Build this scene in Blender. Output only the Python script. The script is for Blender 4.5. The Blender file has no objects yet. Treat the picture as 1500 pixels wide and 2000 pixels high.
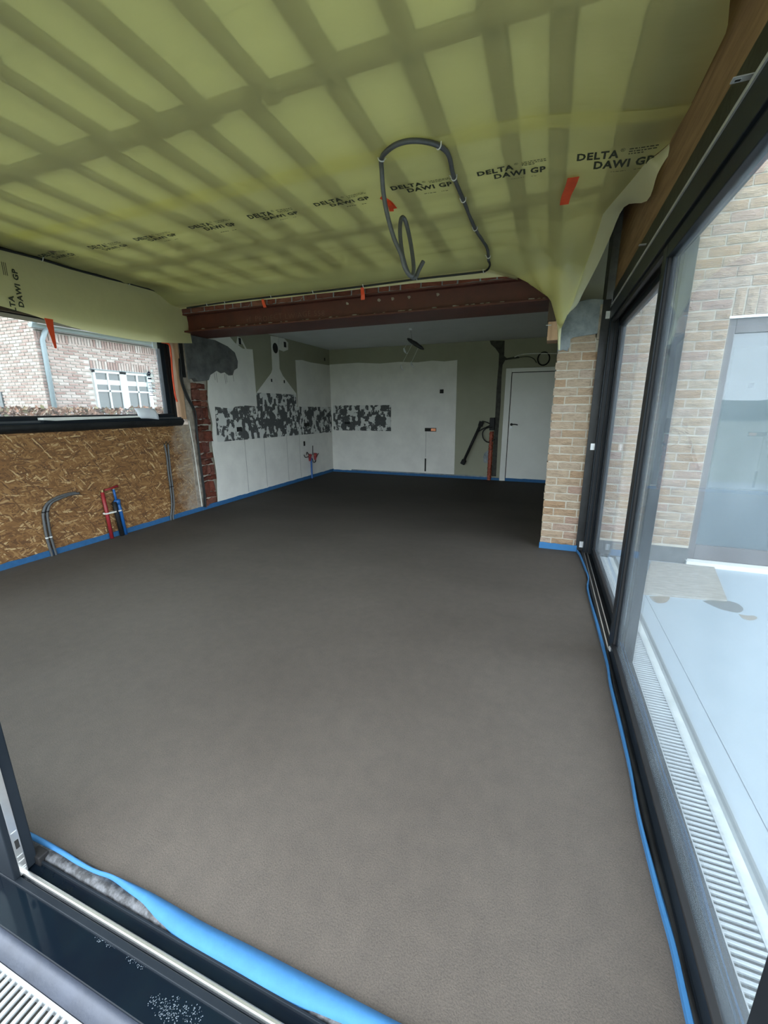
import bpy, math, random
from mathutils import Vector, Matrix, noise
random.seed(7)
S = bpy.context.scene
C = S.collection
D = bpy.data

# ------------------------------------------------------------------ camera, sky, exposure
cam_data = D.cameras.new('camera')
cam_data.sensor_fit = 'HORIZONTAL'
cam_data.sensor_width = 36.0
cam_data.lens = 36.0 * 810.881 / 1500.0
cam_data.clip_start = 0.02
cam_data.clip_end = 500
cam_ob = D.objects.new('camera', cam_data)
C.objects.link(cam_ob)
_r, _u, _f = [(0.934,0.357,-0.005),(-0.082,0.229,0.97),(-0.348,0.906,-0.243)]
_r, _u, _f = Vector(_r).normalized(), Vector(_u), Vector(_f)
_f = (_f - _r * _f.dot(_r)).normalized()
_u = _r.cross(_f)
cam_ob.matrix_world = Matrix(((_r.x, _u.x, -_f.x, 0.0), (_r.y, _u.y, -_f.y, 0.0), (_r.z, _u.z, -_f.z, 1.4), (0, 0, 0, 1)))
S.camera = cam_ob

world = D.worlds.new('overcast_sky')
S.world = world
world.use_nodes = True
bg = world.node_tree.nodes['Background']
bg.inputs[0].default_value = (0.86, 0.94, 1.0, 1)      # even overcast
bg.inputs[1].default_value = 1.0

S.view_settings.view_transform = 'Standard'
S.view_settings.look = 'None'
S.view_settings.gamma = 1.0
S.view_settings.use_curve_mapping = False
S.view_settings.exposure = 3.05
try:
    S.cycles.max_bounces = 14
    S.cycles.diffuse_bounces = 9
    S.cycles.glossy_bounces = 4
    S.cycles.transmission_bounces = 6
    S.cycles.transparent_max_bounces = 12
    S.cycles.sample_clamp_indirect = 4.0
    S.cycles.caustics_reflective = False
except Exception:
    pass

# ------------------------------------------------------------------ materials
MATS = {}


def nt_new(name):
    m = D.materials.new(name)
    m.use_nodes = True
    nt = m.node_tree
    p = nt.nodes['Principled BSDF']
    MATS[name] = m
    return m, nt, nt.nodes, nt.links, p


def pos(nd, lk, scale=(1, 1, 1), rot=(0, 0, 0)):
    g = nd.new('ShaderNodeNewGeometry')
    mp = nd.new('ShaderNodeMapping')
    mp.inputs['Scale'].default_value = scale
    mp.inputs['Rotation'].default_value = rot
    lk.new(g.outputs['Position'], mp.inputs['Vector'])
    return mp.outputs['Vector']


def ramp(nd, lk, src, stops, interp='LINEAR'):
    r = nd.new('ShaderNodeValToRGB')
    r.color_ramp.interpolation = interp
    e = r.color_ramp.elements
    while len(e) < len(stops):
        e.new(0.5)
    for i, (p, c) in enumerate(stops):
        e[i].position = p
        e[i].color = c if len(c) == 4 else (*c, 1)
    lk.new(src, r.inputs[0])
    return r.outputs['Color']


def noi(nd, lk, vec, scale, detail=4, rough=.6):
    n = nd.new('ShaderNodeTexNoise')
    n.inputs['Scale'].default_value = scale
    n.inputs['Detail'].default_value = detail
    n.inputs['Roughness'].default_value = rough
    if vec is not None:
        lk.new(vec, n.inputs['Vector'])
    return n.outputs['Fac']


def mixc(nd, lk, fac, a, b, mode='MIX'):
    m = nd.new('ShaderNodeMix')
    m.data_type = 'RGBA'
    m.blend_type = mode
    for sock, val in ((m.inputs['Factor'], fac), (m.inputs['A'], a), (m.inputs['B'], b)):
        pass
    fi = [s for s in m.inputs if s.name == 'Factor' and s.type == 'VALUE'][0]
    ai = [s for s in m.inputs if s.name == 'A' and s.type == 'RGBA'][0]
    bi = [s for s in m.inputs if s.name == 'B' and s.type == 'RGBA'][0]
    for s, v in ((fi, fac), (ai, a), (bi, b)):
        if hasattr(v, 'is_linked'):
            lk.new(v, s)
        elif isinstance(v, (int, float)):
            s.default_value = v
        else:
            s.default_value = (*v, 1) if len(v) == 3 else v
    return [o for o in m.outputs if o.type == 'RGBA'][0]


def bump(nd, lk, p, h, strength, dist):
    b = nd.new('ShaderNodeBump')
    b.inputs['Strength'].default_value = strength
    b.inputs['Distance'].default_value = dist
    lk.new(h, b.inputs['Height'])
    lk.new(b.outputs['Normal'], p.inputs['Normal'])


def mat(name, col, rough=.6, metal=0.0, col2=None, vs=4.0, bs=0.0, bd=.002, bstr=.5, lo=.35, hi=.65, scale=(1, 1, 1), spec=.5):
    m, nt, nd, lk, p = nt_new(name)
    p.inputs['Roughness'].default_value = rough
    p.inputs['Metallic'].default_value = metal
    p.inputs['Specular IOR Level'].default_value = spec
    v = pos(nd, lk, scale)
    if col2 is None:
        col2 = tuple(c * .8 for c in col)
    n = noi(nd, lk, v, vs, 6, .65)
    lk.new(ramp(nd, lk, n, [(lo, col2), (hi, col)]), p.inputs['Base Color'])
    if bs:
        bump(nd, lk, p, noi(nd, lk, v, bs, 4, .6), bstr, bd)
    return m


def srgb(r, g, b):
    return tuple(((c / 255) / 12.92 if c <= 10 else (((c / 255) + .055) / 1.055) ** 2.4) for c in (r, g, b))


# screed
m, nt, nd, lk, p = nt_new('screed')
v = pos(nd, lk)
big = noi(nd, lk, v, .9, 5, .55)
fine = noi(nd, lk, v, 220, 3, .7)
mid = noi(nd, lk, v, 14, 5, .7)
c1 = ramp(nd, lk, big, [(.3, (.064, .054, .046)), (.7, (.084, .072, .062))])
c2 = ramp(nd, lk, fine, [(.3, (.72, .71, .70)), (.5, (1, 1, 1)), (.72, (1.28, 1.26, 1.22))])
c3 = ramp(nd, lk, mid, [(.3, (.9, .9, .9)), (.7, (1.08, 1.07, 1.05))])
# darker towards the kitchen, paler at the door
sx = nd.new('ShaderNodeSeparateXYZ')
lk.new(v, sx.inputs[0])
far_y = nd.new('ShaderNodeMath')
far_y.operation = 'MULTIPLY_ADD'
far_y.inputs[1].default_value = 2.2
lk.new(noi(nd, lk, pos(nd, lk, (.5, 1.3, 1)), 1.1, 4, .6), far_y.inputs[0])
lk.new(sx.outputs['Y'], far_y.inputs[2])
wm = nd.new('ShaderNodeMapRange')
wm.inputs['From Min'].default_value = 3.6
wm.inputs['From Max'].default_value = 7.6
lk.new(far_y.outputs[0], wm.inputs['Value'])
tone_near = mixc(nd, lk, 1.0, mixc(nd, lk, 1.0, c1, c2, 'MULTIPLY'), c3, 'MULTIPLY')
tone_far = mixc(nd, lk, 1.0, tone_near, (.26, .24, .21), 'MULTIPLY')
lk.new(mixc(nd, lk, wm.outputs[0], tone_near, tone_far), p.inputs['Base Color'])
p.inputs['Roughness'].default_value = .78
p.inputs['Specular IOR Level'].default_value = .35
hb = nd.new('ShaderNodeMath')
hb.operation = 'MULTIPLY_ADD'
hb.inputs[1].default_value = .55
lk.new(mid, hb.inputs[0])
lk.new(fine, hb.inputs[2])
bump(nd, lk, p, hb.outputs[0], .45, .004)

# OSB: several layers of stretched strands
m, nt, nd, lk, p = nt_new('osb')
geo = nd.new('ShaderNodeNewGeometry')
sep = nd.new('ShaderNodeSeparateXYZ')
lk.new(geo.outputs['Position'], sep.inputs[0])
base = None
height = None
layers = [(0.12, 9, 52), (-.40, 10, 62), (0.5, 9, 60), (-.16, 9, 72), (-1.2, 11, 66), (.75, 10, 66), (-.3, 10, 80), (1.35, 12, 76), (-.62, 10, 72), (.22, 9, 84), (-.08, 8, 90), (.95, 12, 84)]
for i, (ang, su, sv) in enumerate(layers):
    cb = nd.new('ShaderNodeCombineXYZ')
    lk.new(sep.outputs['Y'], cb.inputs[0])
    lk.new(sep.outputs['Z'], cb.inputs[1])
    cb.inputs[2].default_value = i * 3.7
    wn = nd.new('ShaderNodeTexNoise')
    wn.inputs['Scale'].default_value = 7 + i
    wn.inputs['Detail'].default_value = 2
    lk.new(cb.outputs[0], wn.inputs['Vector'])
    wv_ = nd.new('ShaderNodeVectorMath')
    wv_.operation = 'MULTIPLY_ADD'
    wv_.inputs[1].default_value = (.03, .03, 0)
    lk.new(wn.outputs['Color'], wv_.inputs[0])
    lk.new(cb.outputs[0], wv_.inputs[2])
    r1 = nd.new('ShaderNodeMapping')
    r1.inputs['Rotation'].default_value = (0, 0, ang)
    lk.new(wv_.outputs[0], r1.inputs['Vector'])
    r2 = nd.new('ShaderNodeMapping')
    r2.inputs['Scale'].default_value = (su, sv, 1)
    lk.new(r1.outputs[0], r2.inputs['Vector'])
    vo = nd.new('ShaderNodeTexVoronoi')
    vo.voronoi_dimensions = '2D'
    vo.inputs['Scale'].default_value = 1
    vo.inputs['Randomness'].default_value = .9
    lk.new(r2.outputs[0], vo.inputs['Vector'])
    sc = nd.new('ShaderNodeSeparateColor')
    lk.new(vo.outputs['Color'], sc.inputs[0])
    col = ramp(nd, lk, sc.outputs[0], [(0, (.085, .036, .012)), (.3, (.16, .074, .022)), (.66, (.215, .105, .034)), (.88, (.29, .16, .06)), (1, (.50, .35, .18))])
    # a strand shows where its random value is high and near its core
    th = nd.new('ShaderNodeMath')
    th.operation = 'GREATER_THAN'
    th.inputs[1].default_value = .74 if i < 9 else .8
    lk.new(sc.outputs[1], th.inputs[0])
    base = col if base is None else mixc(nd, lk, th.outputs[0], base, col)
dk = noi(nd, lk, pos(nd, lk, (1, 7, 40), (0.1, 0, 0)), 2.2, 5, .7)
base = mixc(nd, lk, 1.0, base, ramp(nd, lk, dk, [(.25, (.35, .3, .25)), (.42, (1, 1, 1))]), 'MULTIPLY')
# plaster dust splashed over the end of the board beside the pier
dn = nd.new('ShaderNodeMath')
dn.operation = 'MULTIPLY_ADD'
dn.inputs[1].default_value = .9
lk.new(noi(nd, lk, pos(nd, lk, (1, 1, 1)), 7, 6, .7), dn.inputs[0])
lk.new(sep.outputs['Y'], dn.inputs[2])
mr = nd.new('ShaderNodeMapRange')
mr.inputs['From Min'].default_value = 4.50
mr.inputs['From Max'].default_value = 4.85
mr.inputs['To Max'].default_value = .8
lk.new(dn.outputs[0], mr.inputs['Value'])
lk.new(mixc(nd, lk, mr.outputs[0], base, (.34, .30, .25)), p.inputs['Base Color'])
p.inputs['Roughness'].default_value = .7
bump(nd, lk, p, dk, .3, .003)

# foils: thin translucent film that blurs what lies close above it


def foil_mat(name, col, clear, blur, pinch=0.0):
    m, nt, nd, lk, p = nt_new(name)
    nd.remove(p)
    out = [n for n in nd if n.type == 'OUTPUT_MATERIAL'][0]
    df = nd.new('ShaderNodeBsdfDiffuse')
    tl = nd.new('ShaderNodeBsdfTranslucent')
    rf = nd.new('ShaderNodeBsdfTransparent')
    gl = nd.new('ShaderNodeBsdfGlossy')
    v = pos(nd, lk)
    n = noi(nd, lk, v, 2.2, 4, .6)
    cc = ramp(nd, lk, n, [(.3, tuple(c * .9 for c in col)), (.7, col)])
    lk.new(cc, df.inputs[0])
    tl.inputs[0].default_value = (.99, .96, .60, 1)
    rf.inputs[0].default_value = (.99, .97, .66, 1)
    gl.inputs['Roughness'].default_value = .38
    gl.inputs[0].default_value = (1, 1, 1, 1)
    bp = nd.new('ShaderNodeBump')
    bp.inputs['Strength'].default_value = .6
    bp.inputs['Distance'].default_value = .01
    lk.new(noi(nd, lk, pos(nd, lk, (1.2, 4, 4)), 3, 4, .5), bp.inputs['Height'])
    for s in (df, gl):
        lk.new(bp.outputs[0], s.inputs['Normal'])
    a = nd.new('ShaderNodeMixShader')
    a.inputs[0].default_value = blur
    lk.new(df.outputs[0], a.inputs[1])
    lk.new(tl.outputs[0], a.inputs[2])
    b = nd.new('ShaderNodeMixShader')
    b.inputs[0].default_value = clear
    lk.new(a.outputs[0], b.inputs[1])
    lk.new(rf.outputs[0], b.inputs[2])
    c = nd.new('ShaderNodeMixShader')
    c.inputs[0].default_value = .045
    lk.new(b.outputs[0], c.inputs[1])
    lk.new(gl.outputs[0], c.inputs[2])
    lk.new(c.outputs[0], out.inputs[0])
    return m


foil_mat('foil', (.97, .92, .42), .38, .46)
foil_mat('foil_flap', (.72, .66, .36), .04, .30)
foil_mat('foil_hem', (.97, .96, .66), .02, .50)  # paler than the sheet: window light on the hem put into its colour

# glazing with a thin film of dust


def glass_mat(name, tint, refl, dust):
    m, nt, nd, lk, p = nt_new(name)
    nd.remove(p)
    out = [n for n in nd if n.type == 'OUTPUT_MATERIAL'][0]
    tr = nd.new('ShaderNodeBsdfTransparent')
    tr.inputs[0].default_value = (*tint, 1)
    gl = nd.new('ShaderNodeBsdfGlossy')
    gl.inputs['Roughness'].default_value = .008
    gl.inputs[0].default_value = (.92, .97, 1, 1)
    fr = nd.new('ShaderNodeFresnel')
    fr.inputs['IOR'].default_value = 1.5
    mul = nd.new('ShaderNodeMath')
    mul.operation = 'MULTIPLY_ADD'
    mul.inputs[1].default_value = .42
    mul.inputs[2].default_value = refl
    mul.use_clamp = True
    lk.new(fr.outputs[0], mul.inputs[0])
    a = nd.new('ShaderNodeMixShader')
    lk.new(mul.outputs[0], a.inputs[0])
    lk.new(tr.outputs[0], a.inputs[1])
    lk.new(gl.outputs[0], a.inputs[2])
    du = nd.new('ShaderNodeBsdfTranslucent')
    du.inputs[0].default_value = (.75, .85, .92, 1)
    n = noi(nd, lk, pos(nd, lk, (1, 1.5, .8)), 3.0, 5, .6)
    mr = nd.new('ShaderNodeMapRange')
    mr.inputs['From Min'].default_value = .3
    mr.inputs['From Max'].default_value = .7
    mr.inputs['To Min'].default_value = dust * .6
    mr.inputs['To Max'].default_value = dust * 1.3
    lk.new(n, mr.inputs['Value'])
    b = nd.new('ShaderNodeMixShader')
    lk.new(mr.outputs[0], b.inputs[0])
    lk.new(a.outputs[0], b.inputs[1])
    lk.new(du.outputs[0], b.inputs[2])
    lk.new(b.outputs[0], out.inputs[0])
    return m


glass_mat('glass_clear', (.95, .98, .98), 0.0, .02)
glass_mat('glass_dusty', (.95, .98, 1.0), .0, .03)
m, nt, nd, lk, p = nt_new('glass_coated')       # reflective pane, dark room behind; bluish base imitates brightness of the mirrored terrace
p.inputs['Base Color'].default_value = (.05, .075, .088, 1)
p.inputs['Roughness'].default_value = .01
p.inputs['IOR'].default_value = 1.78
m, nt, nd, lk, p = nt_new('glass_dark')
p.inputs['Base Color'].default_value = (.04, .045, .045, 1)
p.inputs['Roughness'].default_value = .03


def brick_mat(name, stops, mortar_dirt=.25, crease=.006):
    m, nt, nd, lk, p = nt_new(name)
    oi = nd.new('ShaderNodeObjectInfo')
    c = ramp(nd, lk, oi.outputs['Random'], stops)
    v = pos(nd, lk, (1, 1, 3))
    n = noi(nd, lk, v, 13, 6, .7)
    c = mixc(nd, lk, 1.0, c, ramp(nd, lk, n, [(.28, (.62, .58, .55)), (.5, (1, 1, 1)), (.75, (1.18, 1.16, 1.12))]), 'MULTIPLY')
    lk.new(c, p.inputs['Base Color'])
    p.inputs['Roughness'].default_value = .9
    p.inputs['Specular IOR Level'].default_value = .2
    w = nd.new('ShaderNodeTexWave')
    w.bands_direction = 'Z'
    w.inputs['Scale'].default_value = 3
    w.inputs['Distortion'].default_value = 14
    w.inputs['Detail'].default_value = 3
    w.inputs['Detail Scale'].default_value = 2.2
    lk.new(pos(nd, lk, (2.4, 2.4, 6)), w.inputs['Vector'])
    ad = nd.new('ShaderNodeMath')
    ad.operation = 'ADD'
    lk.new(w.outputs['Fac'], ad.inputs[0])
    lk.new(n, ad.inputs[1])
    bump(nd, lk, p, ad.outputs[0], .5, crease)
    return m


brick_mat('brick_tan', [(0, (.28, .185, .115)), (.3, (.315, .235, .163)), (.6, (.33, .262, .195)), (.8, (.29, .195, .153)), (1, (.34, .28, .22))])
brick_mat('brick_red', [(0, (.10, .032, .022)), (.4, (.17, .05, .032)), (.7, (.13, .05, .04)), (1, (.22, .09, .06))])


def tint_mat(name, stops, rough=.9, dirt=(.7, .68, .66)):
    m, nt, nd, lk, p = nt_new(name)
    at = nd.new('ShaderNodeAttribute')
    at.attribute_name = 'tint'
    c = ramp(nd, lk, at.outputs['Fac'], stops)
    n = noi(nd, lk, pos(nd, lk), 9, 5, .7)
    lk.new(mixc(nd, lk, 1.0, c, ramp(nd, lk, n, [(.3, dirt), (.6, (1, 1, 1))]), 'MULTIPLY'), p.inputs['Base Color'])
    p.inputs['Roughness'].default_value = rough
    p.inputs['Specular IOR Level'].default_value = .2
    return m


tint_mat('house_brick', [(0, (.20, .13, .115)), (.35, (.25, .185, .165)), (.7, (.29, .235, .215)), (1, (.33, .29, .27))])
tint_mat('leaf', [(0, (.05, .028, .018)), (.4, (.13, .065, .04)), (.75, (.20, .11, .075)), (.88, (.09, .09, .04)), (1, (.30, .22, .17))], .7)

mat('mortar', (.46, .425, .36), .95, col2=(.39, .36, .30), vs=20, bs=90, bd=.002)
mat('mortar_house', (.38, .36, .335), .95, col2=(.33, .315, .29), vs=8)
mat('concrete', (.27, .30, .32), .9, col2=(.15, .17, .185), vs=9, bs=60, bd=.003)
mat('concrete_dark', (.13, .133, .135), .9, col2=(.07, .072, .074), vs=7, bs=40, bd=.004)
mat('plaster_white', (.68, .67, .63), .85, col2=(.60, .59, .56), vs=3, bs=60, bd=.0015)
mat('plaster_line', (.42, .42, .40), .9)
mat('plaster_ceiling', (.62, .64, .64), .85, col2=(.58, .60, .60), vs=3)
mat('paint_olive', (.27, .27, .20), .7, col2=(.245, .245, .18), vs=2)
mat('plaster_dusty', (.36, .31, .26), .9, col2=(.18, .15, .12), vs=11, bs=50, bd=.004)
mat('chase_mortar', (.06, .058, .05), .95, col2=(.03, .029, .026), vs=14, bs=50, bd=.005)
mat('white_paint', (.62, .63, .60), .45, col2=(.58, .59, .56), vs=2)
mat('steel_primer', (.085, .016, .008), .55, col2=(.055, .010, .006), vs=5, bs=70, bd=.001)
mat('chalk', (.24, .13, .10), .9)
mat('frame_black', (.013, .017, .022), .38, col2=(.009, .012, .016), vs=3, spec=.13)
mat('frame_grey', (.06, .066, .072), .4, spec=.25)
mat('frame_mauve', (.095, .085, .088), .5, col2=(.075, .067, .07), vs=6)
mat('threshold_gloss', (.004, .008, .012), .08, col2=(.003, .005, .009), vs=4, spec=.16)
mat('rubber', (.012, .012, .013), .6, spec=.25)
mat('membrane_black', (.018, .019, .02), .45, col2=(.009, .0095, .01), vs=9, bs=25, bd=.004, spec=.3)
mat('membrane_dusty', (.085, .09, .10), .6, col2=(.012, .013, .015), vs=48, bs=60, bd=.004, lo=.42, hi=.68)
mat('membrane_terrace', (.27, .32, .36), .42, col2=(.24, .29, .33), vs=2.5, bs=45, bd=.002)
mat('membrane_grey', (.042, .05, .072), .5, col2=(.03, .036, .052), vs=12, bs=40, bd=.002)
mat('flashing', (.40, .43, .425), .5, col2=(.30, .33, .325), vs=9, bs=50, bd=.003)
mat('kerb_grey', (.20, .22, .225), .6)
mat('alu', (.78, .78, .76), .28, .9, col2=(.66, .66, .65), vs=8)
mat('galv', (.62, .64, .66), .45, .6, col2=(.5, .52, .54), vs=20)
mat('grate_metal', (.33, .36, .375), .5, .0, col2=(.28, .305, .32), vs=9)
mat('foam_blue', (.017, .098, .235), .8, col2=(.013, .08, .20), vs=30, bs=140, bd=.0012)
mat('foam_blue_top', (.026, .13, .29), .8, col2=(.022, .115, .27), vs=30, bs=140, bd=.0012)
mat('conduit', (.085, .088, .092), .5, col2=(.065, .067, .07), vs=40)
mat('conduit_dark', (.018, .019, .02), .5, spec=.3)
mat('plastic_white', (.75, .75, .72), .4)
mat('orange_tape', (.80, .085, .02), .5, col2=(.66, .06, .016), vs=12)
mat('pipe_red', (.25, .016, .022), .45)
mat('pipe_blue', (.012, .10, .33), .45)
mat('pipe_orange', (.36, .075, .035), .55, col2=(.16, .03, .018), vs=20)
mat('copper', (.45, .18, .10), .4, .8)
mat('brass', (.5, .4, .2), .35, .8)
mat('ink', (.03, .035, .02), .7)
mat('timber_brown', (.33, .195, .10), .7, col2=(.19, .105, .05), vs=3, scale=(9, .8, 9), bs=5, bd=.003)
mat('timber_dark', (.07, .045, .028), .75, col2=(.045, .03, .02), vs=3, scale=(9, 9, 1))
mat('timber_pale', (.52, .33, .20), .6, col2=(.40, .24, .14), vs=3, scale=(9, 9, .8))
mat('timber_joist', (.21, .165, .11), .8, col2=(.15, .115, .075), vs=3, scale=(9, .8, 9))
mat('insulation', (.96, .95, .88), .9, col2=(.84, .84, .72), vs=2, bs=20, bd=.01)
mat('board_pale', (.30, .285, .25), .75, col2=(.19, .175, .15), vs=6, scale=(2, 9, 5))
mat('paper', (.78, .82, .88), .8, col2=(.70, .74, .82), vs=8)
mat('sticker_blue', (.02, .03, .09), .5)
mat('water', (.14, .15, .15), .06, col2=(.09, .095, .095), vs=6)
mat('mud_puddle', (.24, .21, .17), .25, col2=(.16, .14, .11), vs=9)
mat('droplet', (.05, .07, .09), .03)
mat('downpipe', (.15, .185, .205), .5, col2=(.13, .165, .185), vs=5)
mat('roof_tile', (.10, .095, .095), .8, col2=(.07, .065, .065), vs=8)
mat('white_frame', (.42, .43, .44), .4, col2=(.39, .40, .41), vs=3)
mat('blind', (.55, .56, .54), .8)
mat('twig', (.10, .07, .05), .9)
mat('grass', (.20, .22, .14), .95, col2=(.25, .24, .17), vs=.8)
mat('paving', (.42, .41, .39), .9, col2=(.34, .33, .32), vs=2)
mat('far_hedge', (.10, .13, .09), .95, col2=(.06, .08, .06), vs=1.5)
mat('black', (.006, .006, .006), .8)
mat('roof_black', (.03, .03, .03), .9)

# tile adhesive: grey-black combed glue with pale plaster showing through
m, nt, nd, lk, p = nt_new('tile_adhesive')
vo = nd.new('ShaderNodeTexVoronoi')
vo.distance = 'CHEBYCHEV'
vo.inputs['Scale'].default_value = 1
vo.inputs['Randomness'].default_value = .85
nz = nd.new('ShaderNodeTexNoise')
nz.inputs['Scale'].default_value = 16
nz.inputs['Detail'].default_value = 4
pv = pos(nd, lk)
lk.new(pv, nz.inputs['Vector'])
vm = nd.new('ShaderNodeVectorMath')
vm.operation = 'MULTIPLY_ADD'
vm.inputs[1].default_value = (.05, .05, .03)
lk.new(nz.outputs['Color'], vm.inputs[0])
lk.new(pv, vm.inputs[2])
mp = nd.new('ShaderNodeMapping')
mp.inputs['Scale'].default_value = (15, 15, 9.5)
lk.new(vm.outputs[0], mp.inputs['Vector'])
lk.new(mp.outputs[0], vo.inputs['Vector'])
sc = nd.new('ShaderNodeSeparateColor')
lk.new(vo.outputs['Color'], sc.inputs[0])
big = noi(nd, lk, pos(nd, lk, (1, 1, 1.4)), 3.4, 5, .75)
sm = nd.new('ShaderNodeMath')
sm.operation = 'MULTIPLY_ADD'
sm.inputs[1].default_value = .42
lk.new(sc.outputs[0], sm.inputs[0])
lk.new(big, sm.inputs[2])
mk = ramp(nd, lk, sm.outputs[0], [(.76, (0, 0, 0)), (.775, (1, 1, 1))])
gl = ramp(nd, lk, noi(nd, lk, pos(nd, lk, (1, 1, .4)), 60, 3, .7), [(.3, (.05, .055, .055)), (.7, (.085, .09, .09))])
lk.new(mixc(nd, lk, mk, gl, (.55, .56, .54)), p.inputs['Base Color'])
p.inputs['Roughness'].default_value = .9
bump(nd, lk, p, mk, .6, .004)
M = MATS

# ------------------------------------------------------------------ mesh helpers


class MB:
    def __init__(s):
        s.v, s.f, s.t = [], [], []

    def add(s, vs, fs, tint=None):
        o = len(s.v)
        s.v += [tuple(v) for v in vs]
        s.f += [tuple(i + o for i in f) for f in fs]
        if tint is not None:
            s.t += [tint] * len(vs)
        return s

    def box(s, x0, x1, y0, y1, z0, z1, tint=None):
        return s.add([(x0, y0, z0), (x1, y0, z0), (x1, y1, z0), (x0, y1, z0), (x0, y0, z1), (x1, y0, z1), (x1, y1, z1), (x0, y1, z1)],
                     [(0, 3, 2, 1), (4, 5, 6, 7), (0, 1, 5, 4), (1, 2, 6, 5), (2, 3, 7, 6), (3, 0, 4, 7)], tint)

    def tube(s, pts, r, n=8, closed=False, rr=None):
        pts = [Vector(p) for p in pts]
        k = len(pts)
        vs, fs = [], []
        up = None
        for i, p in enumerate(pts):
            a = pts[(i - 1) % k] if (closed or i > 0) else p
            b = pts[(i + 1) % k] if (closed or i < k - 1) else p
            t = (b - a)
            t = t.normalized() if t.length > 1e-9 else Vector((0, 0, 1))
            if up is None:
                up = Vector((0, 0, 1)) if abs(t.z) < .9 else Vector((1, 0, 0))
            x = t.cross(up)
            if x.length < 1e-6:
                x = t.orthogonal()
            x.normalize()
            y = x.cross(t).normalized()
            up = y
            R = rr[i] if rr else r
            for j in range(n):
                an = 2 * math.pi * j / n
                vs.append(p + x * (math.cos(an) * R) + y * (math.sin(an) * R))
        for i in range(k if closed else k - 1):
            for j in range(n):
                a, b = i * n + j, i * n + (j + 1) % n
                c, d = ((i + 1) % k) * n + (j + 1) % n, ((i + 1) % k) * n + j
                fs.append((a, b, c, d))
        if not closed:
            fs.append(tuple(range(n - 1, -1, -1)))
            fs.append(tuple((k - 1) * n + j for j in range(n)))
        return s.add(vs, fs)

    def prism(s, poly, axis, a, b):
        """poly of (u, v) extruded along an axis: 'x' -> (y, z), 'y' -> (x, z), 'z' -> (x, y)"""
        def P(u, v, w):
            return {'x': (w, u, v), 'y': (u, w, v), 'z': (u, v, w)}[axis]
        n = len(poly)
        vs = [P(u, v, a) for u, v in poly] + [P(u, v, b) for u, v in poly]
        fs = [tuple(range(n)), tuple(range(2 * n - 1, n - 1, -1))] + [(i, i + n, (i + 1) % n + n, (i + 1) % n) for i in range(n)]
        return s.add(vs, fs)

    def grid(s, P):
        """P[i][j] points"""
        n, k = len(P), len(P[0])
        return s.add([q for row in P for q in row], [(i * k + j, i * k + j + 1, (i + 1) * k + j + 1, (i + 1) * k + j) for i in range(n - 1) for j in range(k - 1)])

    def mesh(s, name, mt, smooth=False):
        me = D.meshes.new(name)
        me.from_pydata(s.v, [], s.f)
        if s.t:
            at = me.attributes.new('tint', 'FLOAT', 'POINT')
            at.data.foreach_set('value', s.t)
        me.materials.append(M[mt])
        me.update()
        if smooth:
            me.polygons.foreach_set('use_smooth', [True] * len(me.polygons))
        return me

    def build(s, name, mt, parent=None, smooth=False, bevel=0):
        return link(name, s.mesh(name, mt, smooth), parent, bevel)


def root_shift(o):
    """where the top-level parent stands"""
    while o.parent:
        o = o.parent
    return o.location.copy()


def link(name, me, parent=None, bevel=0):
    o = D.objects.new(name, me)
    C.objects.link(o)
    if parent:
        o.parent = parent
        if parent.parent is None:
            o.matrix_parent_inverse = Matrix.Translation(-parent.location)
    if bevel:
        b = o.modifiers.new('bevel', 'BEVEL')
        b.width = bevel
        b.segments = 2
        b.limit_method = 'ANGLE'
    return o


def tag(o, label, cat, group=None):
    o['label'] = label
    o['category'] = cat
    if group:
        o['group'] = group
    return o


def thing(name, label, cat, loc=(0, 0, 0), group=None):
    o = D.objects.new(name, None)
    C.objects.link(o)
    o.location = loc
    return tag(o, label, cat, group)


def struct(name, mb=None, mt=None, smooth=False):
    if mb is None:
        o = D.objects.new(name, None)
        C.objects.link(o)
    else:
        o = mb.build(name, mt, None, smooth)
    o['kind'] = 'structure'
    return o


def stuff(o):
    o['kind'] = 'stuff'
    return o


def B(*a):
    return MB().box(*a)


def sm(t):
    t = max(0.0, min(1.0, t))
    return t * t * (3 - 2 * t)


def lerp_poly(x, pts):
    if x <= pts[0][0]:
        return pts[0][1]
    for (a, va), (b, vb) in zip(pts, pts[1:]):
        if x <= b:
            t = (x - a) / (b - a)
            return va + (vb - va) * t
    return pts[-1][1]


def spline(pts, n=6):
    pts = [Vector(p) for p in pts]
    out = []
    for i in range(len(pts) - 1):
        p0, p1, p2, p3 = pts[max(i - 1, 0)], pts[i], pts[i + 1], pts[min(i + 2, len(pts) - 1)]
        for k in range(n):
            t = k / n
            out.append(.5 * ((2 * p1) + (p2 - p0) * t + (2 * p0 - 5 * p1 + 4 * p2 - p3) * t * t + (3 * p1 - p0 - 3 * p2 + p3) * t ** 3))
    out.append(pts[-1])
    return out


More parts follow.
